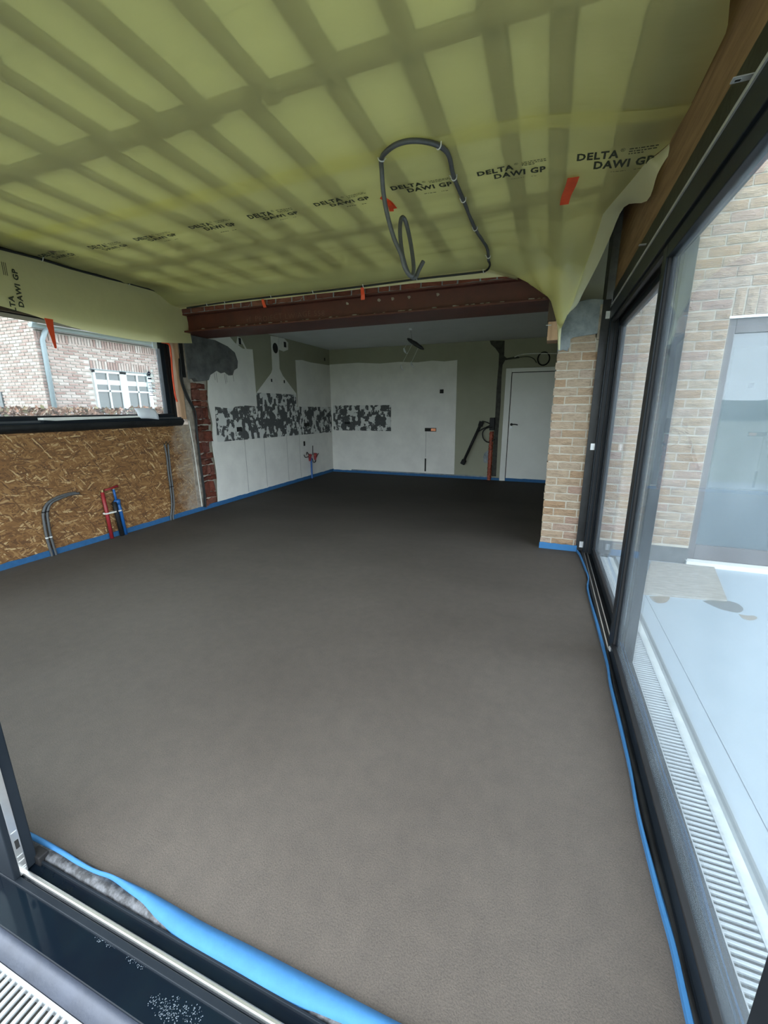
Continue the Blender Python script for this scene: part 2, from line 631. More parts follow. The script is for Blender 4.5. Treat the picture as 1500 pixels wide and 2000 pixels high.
def brick_mesh(name, mt, l, h, d, seed, nx=4, nz=2, rough=.004):
    """front face towards -Y at y=0, from (0,0,0) to (l,d,h), hand-moulded edges"""
    rnd = random.Random(seed)
    P = []
    for i in range(nx + 1):
        col = []
        for j in range(nz + 1):
            edge = i in (0, nx) or j in (0, nz)
            x, z = l * i / nx, h * j / nz
            x += rnd.uniform(-rough, rough) * .5
            z += rnd.uniform(-rough, rough) * .6
            col.append((x, (rough * 1.3 if edge else 0) + rnd.uniform(-rough, rough) * .5, z))
        P.append(col)
    b = MB().grid(P)
    ring = [(i, 0) for i in range(nx + 1)] + [(nx, j) for j in range(1, nz + 1)] + [(i, nz) for i in range(nx - 1, -1, -1)] + [(0, j) for j in range(nz - 1, 0, -1)]
    k = len(ring)
    o = len(b.v)
    for (i, j) in ring:
        q = P[i][j]
        b.v.append((q[0], d, q[2]))
    for a in range(k):
        i0, i1 = ring[a], ring[(a + 1) % k]
        b.f.append((i0[0] * (nz + 1) + i0[1], o + a, o + (a + 1) % k, i1[0] * (nz + 1) + i1[1]))
    return b.mesh(name, mt, False)


def text_mesh(body, size, offset=0.0, space=1.0):
    cu = D.curves.new('lettering', 'FONT')
    cu.body = body
    cu.size = size
    cu.offset = offset
    cu.space_character = space
    cu.resolution_u = 2
    ob = D.objects.new('lettering', cu)
    C.objects.link(ob)
    dg = bpy.context.evaluated_depsgraph_get()
    me = D.meshes.new_from_object(ob.evaluated_get(dg))
    vs = [v.co.copy() for v in me.vertices]
    fs = [tuple(p.vertices) for p in me.polygons]
    D.objects.remove(ob)
    D.curves.remove(cu)
    D.meshes.remove(me)
    return vs, fs


# ------------------------------------------------------------------ room shell
XL, YB, YP = -4.47, 8.42, 4.374
n = 60
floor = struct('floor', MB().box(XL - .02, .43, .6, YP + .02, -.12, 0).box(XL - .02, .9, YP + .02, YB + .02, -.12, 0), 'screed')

wall_left = struct('wall_left')
B(XL - .018, XL, .55, 4.36, -.05, 1.20).build('osb_panel', 'osb', wall_left)
B(XL - .3, XL - .02, .5, 4.40, -.3, 1.19).build('wall_core', 'concrete_dark', wall_left)
B(XL - .3, XL - .005, .5, 4.40, 2.235, 3.05).build('lintel', 'timber_dark', wall_left)
B(XL - .3, XL - .02, .4, 1.2, -.3, 3.05).build('wall_core', 'concrete_dark', wall_left)
# strip of ragged plaster between the board and the broken pier
pl = [(4.36, -.05), (4.36, 1.20), (4.345, 1.31), (4.345, 2.235), (4.37, 2.4), (4.47, 2.4), (4.475, 1.75), (4.455, 1.55), (4.49, 1.3), (4.45, 1.02), (4.50, .75), (4.47, .45), (4.51, .2), (4.52, -.05)]
MB().prism(pl, 'x', XL - .2, XL + .006).build('plaster_edge', 'plaster_dusty', wall_left)
B(XL - .3, XL - .06, 4.36, 9.0, -.3, 3.05).build('wall_core', 'mortar', wall_left)
# toothed broken pier: half bricks pulled out of the old wall
z = 0.0
k = 0
while z < 1.74:
    h = random.choice([.066, .10, .13, .145])
    w = .29 + random.uniform(-.03, .03) + (.05 if k % 2 else 0)
    y0 = 4.47 + random.uniform(-.012, .02)
    cut = y0 + w * random.uniform(.35, .65)
    for (a, b_) in ((y0, cut - .008), (cut, y0 + w)):
        me = brick_mesh('brick', 'brick_red', b_ - a, h, .14, k * 7 + int(a * 100), 4, 3, .018)
        o = link('brick', me, wall_left)
        # front of the mesh looks to -Y; turn it to look to +X
        o.rotation_euler = (0, 0, math.pi / 2)
        o.location = (XL + random.uniform(-.03, .03), a, z)
        k += 1
    z += h + .018
MB().prism([(4.44, 1.78), (4.56, 1.80), (4.60, 1.76), (4.80, 1.79), (4.84, 1.86), (4.98, 1.93), (5.06, 1.90), (5.14, 1.92), (5.22, 1.88), (5.30, 1.89), (5.34, 1.96), (5.42, 2.0), (5.44, 2.1), (5.39, 2.22), (5.24, 2.29), (5.0, 2.34), (4.44, 2.34)], 'x', XL - .1, XL + .022).build('concrete_patch', 'concrete_dark', wall_left, bevel=.006)
MB().prism([(5.3 + .1 * math.cos(a) * 1.2 - .18, 2.07 + .085 * math.sin(a)) for a in [i * math.pi / 8 for i in range(16)]], 'x', XL, XL + .027).build('filler_patch', 'concrete_dark', wall_left)
for yy, l in ((4.93, .10), (4.97, .13), (5.14, .14), (5.17, .12), (5.32, .1)):
    MB().tube([(XL + .002, yy, 1.9), (XL + .002, yy + .01, 1.9 - l)], .004, 5).build('mortar_drip', 'concrete_dark', wall_left)
# kitchen part of the left wall
MB().prism([(4.82, -.05), (YB + .02, -.05), (YB + .02, 2.9), (4.44, 2.9), (4.44, 2.35), (4.9, 2.3), (4.84, 1.8), (4.84, .3), (4.82, .0)], 'x', XL - .06, XL).build('painted_plaster', 'paint_olive', wall_left)
wp = [(4.75, .0), (YB, .0), (YB, 2.30), (7.60, 2.285), (7.30, 2.30), (7.073, 2.275), (7.075, 1.40), (5.84, 1.40), (5.835, 2.318), (5.60, 2.30), (5.43, 2.36), (5.30, 2.45), (4.80, 2.46), (4.80, 1.77), (4.765, 1.5), (4.81, 1.2), (4.76, .9), (4.79, .5)]
MB().prism(wp, 'x', XL - .01, XL + .004).build('bare_plaster', 'plaster_white', wall_left)
hood = [(5.867, 1.667), (6.30, 1.995), (6.335, 2.06), (6.345, 2.59), (6.56, 2.605), (6.54, 2.08), (6.62, 1.975), (7.03, 1.677), (7.05, 1.45), (5.86, 1.45)]
MB().prism(hood, 'x', XL - .01, XL + .006).build('hood_outline', 'plaster_white', wall_left)
MB().prism([(6.56, 2.40), (6.70, 2.385), (6.84, 2.43), (6.86, 2.55), (6.74, 2.605), (6.57, 2.6)], 'x', XL - .01, XL + .006).build('filled_patch', 'plaster_white', wall_left)
MB().prism([(5.45, 2.33), (5.60, 2.37), (5.66, 2.30), (5.70, 2.29), (5.58, 2.45), (5.50, 2.46)], 'x', XL - .01, XL + .005).build('filled_patch', 'plaster_white', wall_left)
MB().prism([(4.86, .93), (YB, .885), (YB, 1.425), (7.05, 1.435), (6.98, 1.435), (5.85, 1.435), (5.55, 1.45), (5.3, 1.43), (5.25, 1.40), (4.88, 1.43)], 'x', XL, XL + .007).build('adhesive_band', 'tile_adhesive', wall_left)
B(XL, XL + .007, 5.85, 7.02, 1.43, 1.655).build('adhesive_band', 'tile_adhesive', wall_left)


def hole(y, z, w, h, parent=wall_left):
    B(XL, XL + .009, y - w / 2, y + w / 2, z - h / 2, z + h / 2).build('socket_hole', 'black', parent)


hole(5.354, 1.09, .12, .07)
hole(7.35, 1.085, .20, .07)
hole(6.75, 2.505, .07, .09)
hole(5.54, 2.40, .05, .09)
hole(7.227, .722, .05, .09)
hole(8.2, 2.40, .03, .06)
MB().prism([(6.45 + .075 * math.cos(a), 2.41 + .085 * math.sin(a)) for a in [i * math.pi / 8 for i in range(16)]], 'x', XL, XL + .009).build('flue_hole', 'black', wall_left)
for yy in (6.28, 6.66):
    hole(yy, 1.87, .035, .05)
for yy in (5.45, 5.95, 6.62, 7.05):
    B(XL, XL + .0045, yy, yy + .012, .08, .93).build('plaster_crack', 'plaster_line', wall_left)

wall_back = struct('wall_back')
B(XL - .06, 1.2, YB, YB + .25, -.2, 3.05).build('painted_plaster', 'paint_olive', wall_back)
wb = [(XL, .0), (-1.68, .0), (-1.70, 2.29), (-1.95, 2.275), (-2.2, 2.30), (-2.5, 2.28), (-2.9, 2.305), (-3.3, 2.29), (-3.8, 2.325), (XL, 2.315)]
MB().prism(wb, 'y', YB - .004, YB + .01).build('bare_plaster', 'plaster_white', wall_back)
B(-4.42, -3.06, YB - .008, YB, .925, 1.46).build('adhesive_band', 'tile_adhesive', wall_back)


def bhole(x, z, w, h, mt='black'):
    B(x - w / 2, x + w / 2, YB - .010, YB, z - h / 2, z + h / 2).build('socket_hole', mt, wall_back)


bhole(-4.08, 1.085, .13, .05)
bhole(-2.2, .965, .24, .07)
B(-2.19, -2.09, YB - .0115, YB - .008, .94, .99).build('socket_insert', 'copper', wall_back)
bhole(-1.989, 1.715, .075, .075)
bhole(-2.295, .24, .03, .27)
B(-2.30, -2.288, YB - .006, YB, .4, .93).build('plaster_crack', 'plaster_line', wall_back)
# chase cut for the wiring
ch = [(-1.105,2.604),(-0.838,2.589),(-0.83,2.323),(-0.782,2.285),(-0.585,2.312),(-0.555,2.275),(-0.807,2.25),(-0.848,2.171),(-0.854,1.962),(-0.841,1.451),(-0.853,0.874),(-0.845,0.074),(-0.934,0.069),(-0.927,0.971),(-0.933,1.733),(-0.928,1.964),(-0.921,2.147),(-0.925,2.372),(-0.995,2.465),(-1.083,2.541)]
MB().prism(ch, 'y', YB - .006, YB + .01).build('wiring_chase', 'chase_mortar', wall_back)
MB().prism([(-0.992,0.574),(-1.041,0.573),(-1.098,0.521),(-1.114,0.439),(-1.098,0.338),(-0.978,0.333)], 'y', YB - .006, YB + .01).build('plaster_break', 'concrete', wall_back)
B(-4.0, -1.0, YB - .02, YB, -.05, .07).build('skirting_rubble', 'concrete', wall_back)
wall_right = struct('wall_right', B(.62, .8, YP + .3, YB + .1, -.2, 3.05), 'paint_olive')

ceiling = struct('ceiling')
B(XL - .06, 1.0, YP + .5, YB + .1, 2.61, 2.75).build('plaster_ceiling', 'plaster_ceiling', ceiling)
B(XL - .4, 1.2, .3, YB + .4, 3.05, 3.2).build('roof_deck', 'roof_black', ceiling)
B(XL - .3, .57, .38, .52, 2.30, 3.05).build('front_header', 'timber_dark', ceiling)
B(.455, .57, .38, YP, 2.345, 3.05).build('edge_beam', 'timber_brown', ceiling)
near_x = [-4.14, -3.78, -3.42, -3.07, -2.62, -2.22, -1.90, -1.61, -1.27, -.95, -.62, -.30, -.06, .26]
far_x = [-4.14, -3.78, -3.42, -3.07, -2.64, -2.33, -2.04, -1.72, -1.40, -.98, -.63, -.30, -.06, .26]


def joist(x, y0, y1, w):
    b = MB()
    pts = []
    for i in range(7):
        y = y0 + (y1 - y0) * i / 6
        wx = random.uniform(-.006, .006)
        pts.append((x + wx, y))
    P = []
    for (xx, y) in pts:
        P.append([(xx - w / 2, y, 3.0), (xx - w / 2, y, 2.752), (xx - w / 2 + .01, y, 2.735), (xx + w / 2 - .01, y, 2.735), (xx + w / 2, y, 2.752), (xx + w / 2, y, 3.0)])
    b.grid(P)
    b.build('joist', 'timber_joist', ceiling)


for x in near_x:
    joist(x, .52, 1.95, .08)
for x in far_x:
    joist(x, 1.9, YP, .075)
for xs, y in ((near_x, 1.89), (far_x, 3.38)):
    for a, b_ in zip(xs, xs[1:]):
        yy = y + random.uniform(-.02, .02)
        B(a + .046, b_ - .046, yy - .04, yy + .04, 2.738, 3.0).build('noggin', 'timber_joist', ceiling)


def panels(xs, y0, y1):
    for a, b_ in zip(xs, xs[1:]):
        y = y0
        while y < y1 - .1:
            l = min(random.uniform(.7, 1.25), y1 - y)
            zz = 2.748 + random.uniform(0, .022)
            B(a + .046, b_ - .046, y + .004, y + l - .004, zz, 3.0).build('insulation_panel', 'insulation', ceiling, bevel=.012)
            y += l


panels(near_x, .55, 1.85)
panels(far_x, 1.93, 3.34)
panels(far_x, 3.42, 4.36)

# ------------------------------------------------------------------ brick facade with the pillar
facade = struct('wall_facade')
B(.048, .40, YP + .010, YP + .5, -.1, 2.0).build('mortar_bed', 'mortar', facade)
B(.57, 1.315, YP + .010, YP + .3, -.1, 5.2).build('mortar_bed', 'mortar', facade)
B(1.315, 6.5, YP + .010, YP + .3, 2.10, 5.2).build('mortar_bed', 'mortar', facade)
B(3.7, 6.5, YP + .010, YP + .3, -.1, 2.10).build('mortar_bed', 'mortar', facade)
B(.40, .63, YP + .03, YP + .5, -.1, 3.05).build('wall_core', 'concrete_dark', facade)
CH, BP, J = .0771, .2125, .011
full = [brick_mesh('brick', 'brick_tan', BP - J, CH - J, .09, i) for i in range(7)]
half = [brick_mesh('brick', 'brick_tan', BP / 2 - J, CH - J, .09, 20 + i, 2, 2) for i in range(5)]


def put_brick(me, x, z, lab=None):
    o = link('brick', me, facade)
    o.location = (x, YP + random.uniform(-.0025, .0025), z)
    return o


def course(x0, x1, z, par):
    x = x0
    first = True
    while x < x1 - .02:
        rem = x1 - x
        if first and par:
            put_brick(random.choice(half), x, z)
            x += BP / 2
        elif rem < BP - .004:
            o = put_brick(random.choice(full), x, z)
            o.scale.x = max(.1, (rem - J) / (BP - J))
            x += BP
        else:
            put_brick(random.choice(full), x, z)
            x += BP
        first = False


Z0 = .349 - 5 * CH
for i in range(1, 28):
    z = Z0 + i * CH
    if z < .02:
        continue
    if z > 2.0:
        break
    if z > 1.93:
        put_brick(full[2], .145, z)
    elif z > 1.86:
        put_brick(half[2], .045, z)
        put_brick(full[2], .155, z)
    else:
        course(.040 + random.uniform(-.004, .004), .408, z, i % 2)
for i in range(0, 29):
    z = 1.162 - 15 * CH + i * CH + .075
    if z < .10 or z > 2.28:
        continue
    course(1.310 - 3.5 * BP + J, 1.310 + J, z, i % 2)
for i in range(27):          # soldier course over the window
    if 1.318 + i * (CH - .001) > 2.35:
        break
    o = put_brick(full[i % 7], 0, 0)
    o.rotation_euler = (0, -math.pi / 2, 0)
    o.location = (1.325 + CH - J + i * CH, YP, 2.103)
for i in range(13):
    course(1.310 - 3.5 * BP + (BP / 2 if i % 2 else 0), 2.15, 2.318 + i * CH, 0)
rest = MB()


def brick_box(b, x0, x1, z0, z1):
    b.box(x0, x1, YP - .002, YP + .05, z0, z1)


for i in range(34):
    z = 2.318 + i * CH
    x = (2.16 if i < 13 else .57) + (BP / 2 if i % 2 else 0)
    while x < 6.4:
        brick_box(rest, x, x + BP - J, z, z + CH - J)
        x += BP
for i in range(27):
    x = 3.72 + (BP / 2 if i % 2 else 0)
    while x < 6.4:
        brick_box(rest, x, x + BP - J, .1 + i * CH, .1 + (i + 1) * CH - J)
        x += BP
x = 2.38
while x < 3.7:
    brick_box(rest, x, x + CH - J, 2.103, 2.303)
    x += CH
stuff(rest.build('brickwork', 'brick_tan', facade))
B(.57, 1.315, YP - .012, YP + .02, -.1, .135).build('plinth_band', 'concrete_dark', facade)
# concrete bearing block on the pillar, above the bricks
pad = [(.042, 1.895), (.085, 1.91), (.125, 1.895), (.142, 1.935), (.140, 1.998), (.165, 2.012), (.36, 2.03), (.385, 2.06), (.40, 2.30), (.30, 2.32), (.16, 2.305), (.042, 2.30)]
MB().prism(pad, 'y', YP - .012, YP + .5).build('bearing_block', 'concrete', facade, bevel=.006)
B(.355, .40, YP - .016, YP + .1, 1.98, 2.27).build('mortar_smear', 'plaster_dusty', facade, bevel=.008)
# row of old bricks left above the steel beam
x = -4.44
k = 0
while x < -.5:
    l = random.choice([.105, .14, .2, .2])
    me = brick_mesh('brick', 'brick_red', l, .072, .1, 300 + k, 3, 2, .006)
    o = link('brick', me, facade)
    o.location = (x, YP - .002, 2.561)
    x += l + .014
    k += 1
B(XL, -.3, YP + .008, YP + .4, 2.557, 3.05).build('mortar_bed', 'concrete', facade)
B(XL, .62, YP + .35, YP + .52, 2.38, 3.05).build('wall_core', 'plaster_ceiling', facade)

# ------------------------------------------------------------------ steel beam
beam = thing('steel_beam', 'dark red primed steel beam spanning the opening between extension and kitchen', 'beam', (-2.2, YP + .2, 2.35))
B(XL, -.06, YP, YP + .5, 2.342, 2.36).build('bottom_flange', 'steel_primer', beam, bevel=.002)
B(XL, -.06, YP + .075, YP + .09, 2.36, 2.54).build('web', 'steel_primer', beam)
B(XL, -.06, YP, YP + .36, 2.54, 2.556).build('top_flange', 'steel_primer', beam, bevel=.002)
wd = MB()
vs, fs = text_mesh('rf  PROJECT LW/AGE 558', .085, -.0025, 1.12)
wd.add([(-3.46 + v.x * 1.02, YP + .0735, 2.405 + v.y + .006 * math.sin(v.x * 17)) for v in vs], fs)
stuff(wd.build('chalk_writing', 'chalk', beam))
bl = MB()
rnd = random.Random(4)
for i in range(46):
    xx = rnd.uniform(-4.3, -.1)
    r = rnd.uniform(.006, .02)
    bl.prism([(xx + r * 1.6 * math.cos(a) * rnd.uniform(.6, 1), YP + .02 + r * math.sin(a) * rnd.uniform(.4, 1)) for a in [j * math.pi / 4 for j in range(8)]], 'z', 2.358, 2.364 + r * .4)
stuff(bl.build('mortar_crumbs', 'plaster_dusty', beam))
for i, xx in enumerate((-1.75, -1.42, -1.12, -2.12, -1.6)):
    MB().prism([(xx + .02 * math.cos(a) * rnd.uniform(.5, 1.1), 2.50 + .02 * math.sin(a) * rnd.uniform(.5, 1.1)) for a in [j * math.pi / 4 for j in range(8)]], 'y', YP + .072, YP + .0765).build('mortar_splash', 'plaster_dusty', beam)

prop = thing('wooden_prop', 'short dark upright plank wedged at the right end of the steel beam', 'prop', (-.02, YP - .02, 2.10))
B(-.066, .006, YP - .05, YP + .06, 2.155, 2.40).build('plank', 'timber_dark', prop, bevel=.003)
B(-.058, .034, YP - .02, YP + .2, 1.995, 2.155).build('packing_block', 'timber_pale', prop, bevel=.003)
MB().tube([(-.075, YP - .022, 2.125), (-.03, YP - .022, 2.125)], .004, 6).build('nail', 'galv', prop)

# ------------------------------------------------------------------ vapour barrier foil


def sag(x, y):
    a = 2.712 + .018 * sm((-x - 2.5) / 1.9)
    a += .006 * noise.noise(Vector((x * .9, y * 1.3, 3.1)))
    wr = sm((y - 2.3) / .5) * sm((.2 - x) / .6)
    a += wr * .017 * noise.noise(Vector((x * 1.1 + .35 * y, y * 6.5, 9.2)))
    a += wr * .006 * noise.noise(Vector((x * 3.0, y * 13, 1.7)))
    return a


edge = [[1.75,0.3866,2.5405],[1.95,0.4384,2.566],[2.75,0.4693,2.6647],[2.86,0.3727,2.6347],[3.1,0.3333,2.6533],[3.55,0.2432,2.67],[3.8,0.219,2.5797],[3.98,0.1807,2.4768],[4.16,0.0735,2.1765],[4.25,0.023,2.0805]]
edge = [(.4, .44, 2.57)] + edge
ex = [(e[0], e[1]) for e in edge]
ez = [(e[0], e[2]) for e in edge]
zfar = [[-4.1902,2.6259],[-3.3172,2.6281],[-2.5125,2.6222],[-1.8535,2.6272],[-1.2851,2.6343],[-0.6283,2.6341]] + [(-.26, 2.50), (-.06, 2.345), (.03, 2.08)]


def foil_pt(x, y):
    xr, zr = lerp_poly(y, ex), lerp_poly(y, ez)
    z = sag(x, y)
    w = .75
    z += (zr - z) * sm((x - (xr - w)) / w)
    t = sm((y - 3.95) / .33)
    z += (lerp_poly(x, zfar) - z) * t
    fold = sm((x + .5) / .5) * sm((y - 2.7) / .6)
    th = math.atan2(4.40 - y, .10 - x)
    rad = math.hypot(4.40 - y, .10 - x)
    z += fold * .075 * noise.noise(Vector((th * 4.2, rad * .8, 4.4))) * sm(rad / .4) * sm((1.8 - rad) / .8)
    return z


def foil_sheet(y0, y1, ny, nx, dz=0.0):
    P = []
    for i in range(ny + 1):
        y = y0 + (y1 - y0) * i / ny
        xr = lerp_poly(y, ex)
        row = []
        for j in range(nx + 1):
            s_ = j / nx
            x = -4.40 + (xr + 4.40) * s_
            row.append((x, y, foil_pt(x, y) + dz))
        P.append(row)
    return MB().grid(P)


near_foil = thing('vapour_barrier_foil', 'plain near sheet of yellow translucent foil stapled under the ceiling joists', 'foil', (-2, 1.5, 2.7), 'yellow foil sheets under the ceiling')
foil_sheet(.5, 2.52, 44, 110, .004).build('sheet', 'foil', near_foil, smooth=True)
far_foil = thing('vapour_barrier_foil', 'yellow translucent foil sheet printed with a row of black lettering, by the steel beam', 'foil', (-2, 3.4, 2.7), 'yellow foil sheets under the ceiling')
foil_sheet(2.40, 4.28, 80, 130, -.003).build('sheet', 'foil', far_foil, smooth=True)
# narrow lip of foil turned down over the bricks above the beam
P = []
for j in range(61):
    x = -4.4 + (4.4 - .35) * j / 60
    z = lerp_poly(x, zfar)
    zl = lerp_poly(x, [[-4.2592,2.6041],[-3.6682,2.6008],[-2.5527,2.5993],[-1.3039,2.5967],[-0.404,2.5624]])
    P.append([(x, 4.28, z - .003), (x, 4.335, z - .010), (x, 4.342, (z + zl) / 2), (x, 4.345, zl + .004 * noise.noise(Vector((x * 3, 5, 0))))])
MB().grid(P).build('lower_lip', 'foil_flap', far_foil, smooth=True)
# turned-up hem hanging off the right edge towards the pillar
hin = [(0.494,2.66,2.725),(0.469,2.75,2.669),(0.417,2.83,2.648),(0.373,2.86,2.635),(0.333,3.1,2.653),(0.243,3.55,2.67),(0.219,3.8,2.58),(0.181,3.98,2.477),(0.114,4.1,2.307),(0.073,4.16,2.177),(0.035,4.24,2.036),(0.044,4.3,1.907)]
hout = [(0.496,2.655,2.718),(0.482,2.73,2.642),(0.447,2.78,2.594),(0.423,2.8,2.543),(0.417,2.98,2.499),(0.351,3.4,2.639),(0.313,3.72,2.562),(0.266,3.93,2.454),(0.197,4.08,2.314),(0.156,4.15,2.228),(0.064,4.23,2.133),(0.062,4.3,1.897)]
P = []
for a, b_ in zip(spline(hin, 4), spline(hout, 4)):
    P.append([a, a.lerp(b_, .33) + Vector((0, -.012, -.004)), a.lerp(b_, .66) + Vector((0, -.014, 0)), b_])
MB().grid(P).build('turned_hem', 'foil_hem', far_foil, smooth=True)
# foil hanging below the right end over beam and prop
tl = [(-0.351,4.26,2.527),(-0.216,4.27,2.454),(-0.06,4.28,2.363),(-0.022,4.28,2.256),(0.023,4.28,2.085),(0.044,4.3,1.907)]
tr = [(-0.058,4.2,2.564),(0.047,4.2,2.513),(0.103,4.2,2.39),(0.086,4.2,2.232),(0.055,4.25,2.099),(0.053,4.3,1.898)]
MB().grid([[a, a.lerp(b_, .5) + Vector((0, -.02, 0)), b_] for a, b_ in zip(spline(tl, 4), spline(tr, 4))]).build('hanging_corner', 'foil_flap', far_foil, smooth=True)

# lettering on the sheet
LET1 = text_mesh('DELTA', .062, .0024, 1.12)
LET2 = text_mesh('DAWI GP', .062, .0024, 1.12)
LET3 = text_mesh('®', .03, 0)
for k, x0 in enumerate([0.0341,-0.4878,-1.0118,-1.5488,-2.0791,-2.6119,-3.1797,-3.7039,-4.3402]):
    y0 = 2.80
    for (vs, fs), dx, dy in ((LET1, 0, 0), (LET2, .088, .058), (LET3, .205, -.030)):
        q = []
        for v in vs:
            x, y = x0 + dx + v.x * .98, y0 + dy - v.y
            q.append((x, y, foil_pt(x, y) - .0075))
        stuff(MB().add(q, fs).build('printed_word', 'ink', far_foil))
    b = MB()
    for (u0, u1, dy) in ((.245, .36, -.044), (.245, .37, -.030), (.245, .31, -.017), (.18, .25, .10), (.29, .32, .10)):
        u = u0
        while u < u1:
            w_ = random.uniform(.004, .02)
            q = [(x0 + u + a_, y0 + dy + e_) for a_, e_ in ((0, 0), (w_, 0), (w_, .0055), (0, .0055))]
            b.add([(x, y, foil_pt(x, y) - .0075) for x, y in q], [(0, 1, 2, 3)])
            u += w_ + .005
    stuff(b.build('small_print', 'ink', far_foil))

# flap hanging over the left window
flap = thing('foil_flap', 'dull yellow foil flap hanging over the top of the left window', 'foil', (-4.38, 3.2, 2.5))
bot = [(-4.38,2.209,2.274),(-4.38,2.409,2.251),(-4.38,2.634,2.225),(-4.38,2.798,2.199),(-4.38,3.175,2.163),(-4.38,3.633,2.153),(-4.38,4.045,2.176),(-4.38,4.499,2.229)]
top = [(-4.38,2.292,2.698),(-4.38,2.496,2.699),(-4.38,2.726,2.718),(-4.38,2.893,2.716),(-4.38,3.272,2.713),(-4.38,3.73,2.73),(-4.38,4.136,2.74),(-4.38,4.419,2.74)]
P = []
for i, (a, b_) in enumerate(zip(spline(top, 5), spline(bot, 5))):
    P.append([a.lerp(b_, t / 8) + Vector((.012 * math.sin(t / 8 * 3.1) + .010 * noise.noise(Vector((a.y * 3, t * .5, 2))) * t / 8, 0, 0)) for t in range(9)])
P[-1] = [v + Vector((0, -.012 * (4 - abs(t - 4)) / 4, 0)) for t, v in enumerate(P[-1])]
MB().grid(P).build('sheet', 'foil_flap', flap, smooth=True)
b = MB()
p1, p2 = [(-4.36,2.509,2.209),(-4.36,2.576,2.254)]
for (vs, fs), q in ((text_mesh('LTA', .062, .0024, 1.12), p1), (LET2, p2)):
    stuff(MB().add([(-4.352, q[1] - v.y * .9, q[2] + .012 + v.x * 1.05) for v in vs], fs).build('printed_word', 'ink', flap))
for k in range(3):
    b.box(-4.353, -4.352, 2.47 + k * .013, 2.474 + k * .013, 2.50, 2.60)
stuff(b.build('small_print', 'ink', flap))

# ------------------------------------------------------------------ cables on the ceiling


def cable(name, label, pts, r, mt, clips=(), n=5, group=None):
    sp = spline(pts, n)
    t = thing(name, label, 'cable', tuple(sp[0]), group)
    MB().tube(sp, r, 8).build('conduit', mt, t, smooth=True)
    for c in clips:
        i = min(range(len(sp) - 1), key=lambda q: (sp[q] - Vector(c)).length)
        d = (sp[min(i + 1, len(sp) - 1)] - sp[max(i - 1, 0)]).normalized()
        ctr = sp[i]
        sd = d.cross(Vector((0, 0, 1)))
        sd = sd.normalized() if sd.length > .1 else Vector((1, 0, 0))
        upv = sd.cross(d).normalized()
        ring = [ctr + (sd * math.cos(a) + upv * math.sin(a)) * (r * 1.25) for a in [math.pi * (k / 5 - 1) for k in range(6)]]
        cb = MB().tube([ring[0] + upv * r * 1.2] + ring + [ring[-1] + upv * r * 1.6 + sd * r], .0035, 5)
        cb.build('cable_clip', 'plastic_white', t)
    return t


def on_foil(pts, off=.016):
    return [(x, y, foil_pt(x, y) - off) for x, y, _ in pts]


run = [(-0.588,4.117,2.68),(-0.584,3.95,2.68),(-0.622,3.574,2.68),(-0.62,3.077,2.68),(-0.612,2.748,2.68),(-0.6,2.546,2.68),(-0.628,2.443,2.68),(-0.685,2.384,2.68),(-0.755,2.352,2.68),(-0.833,2.357,2.68),(-0.906,2.401,2.68),(-0.945,2.45,2.68)]
drop = [(-0.946,2.46,2.644),(-0.953,2.5,2.566),(-0.944,2.54,2.467),(-0.918,2.58,2.36),(-0.883,2.6,2.282),(-0.867,2.62,2.218),(-0.844,2.64,2.177),(-0.828,2.66,2.175),(-0.834,2.7,2.236),(-0.858,2.72,2.357),(-0.882,2.72,2.456),(-0.895,2.7,2.499),(-0.905,2.68,2.499),(-0.908,2.66,2.46),(-0.904,2.65,2.389),(-0.884,2.64,2.28),(-0.864,2.66,2.209),(-0.85,2.7,2.182),(-0.833,2.74,2.187),(-0.819,2.76,2.231),(-0.796,2.78,2.283)]
beamrun = [(-0.393,4.16,2.606),(-0.558,4.16,2.612),(-0.574,4.12,2.659)]
bx = [(-4.173,4.26,2.597),(-3.593,4.26,2.61),(-2.956,4.26,2.612),(-2.426,4.26,2.608),(-1.845,4.26,2.611),(-1.279,4.26,2.618),(-0.715,4.25,2.613),(-0.617,4.2,2.605),(-0.577,4.13,2.622)]
cable('ceiling_cable', 'grey conduit looped on the foil above the beam with a loose coil hanging down', on_foil(run) + drop, .0125, 'conduit',
      clips=[(x, y, foil_pt(x, y) - .016) for x, y, _ in [(-0.628,2.443,2.68),(-0.945,2.45,2.68),(-0.612,2.748,2.68),(-0.621,3.122,2.68),(-0.626,3.573,2.68),(-0.591,4.076,2.68)]])
cable('ceiling_cable', 'thin dark cable clipped along the foil just above the steel beam', [(x, y, z - .012) for x, y, z in bx] + [on_foil(run)[0]], .009, 'conduit_dark',
      clips=[(-3.896,4.26,2.602),(-3.585,4.26,2.609),(-2.923,4.26,2.609),(-2.426,4.26,2.608),(-1.822,4.26,2.613),(-1.223,4.26,2.617),(-0.646,4.22,2.605)])
lc = [(-4.36,2.38,2.695),(-4.36,2.486,2.702),(-4.36,2.635,2.708),(-4.36,2.804,2.713),(-4.36,3.061,2.709),(-4.36,3.364,2.716),(-4.36,3.664,2.728),(-4.36,4.045,2.734),(-4.36,4.399,2.74)]
cable('ceiling_cable', 'dark cable clipped along the corner above the left window', lc, .011, 'conduit_dark', clips=[(-4.36,2.804,2.713),(-4.36,3.664,2.728),(-4.36,4.376,2.741)])

# ------------------------------------------------------------------ orange tapes


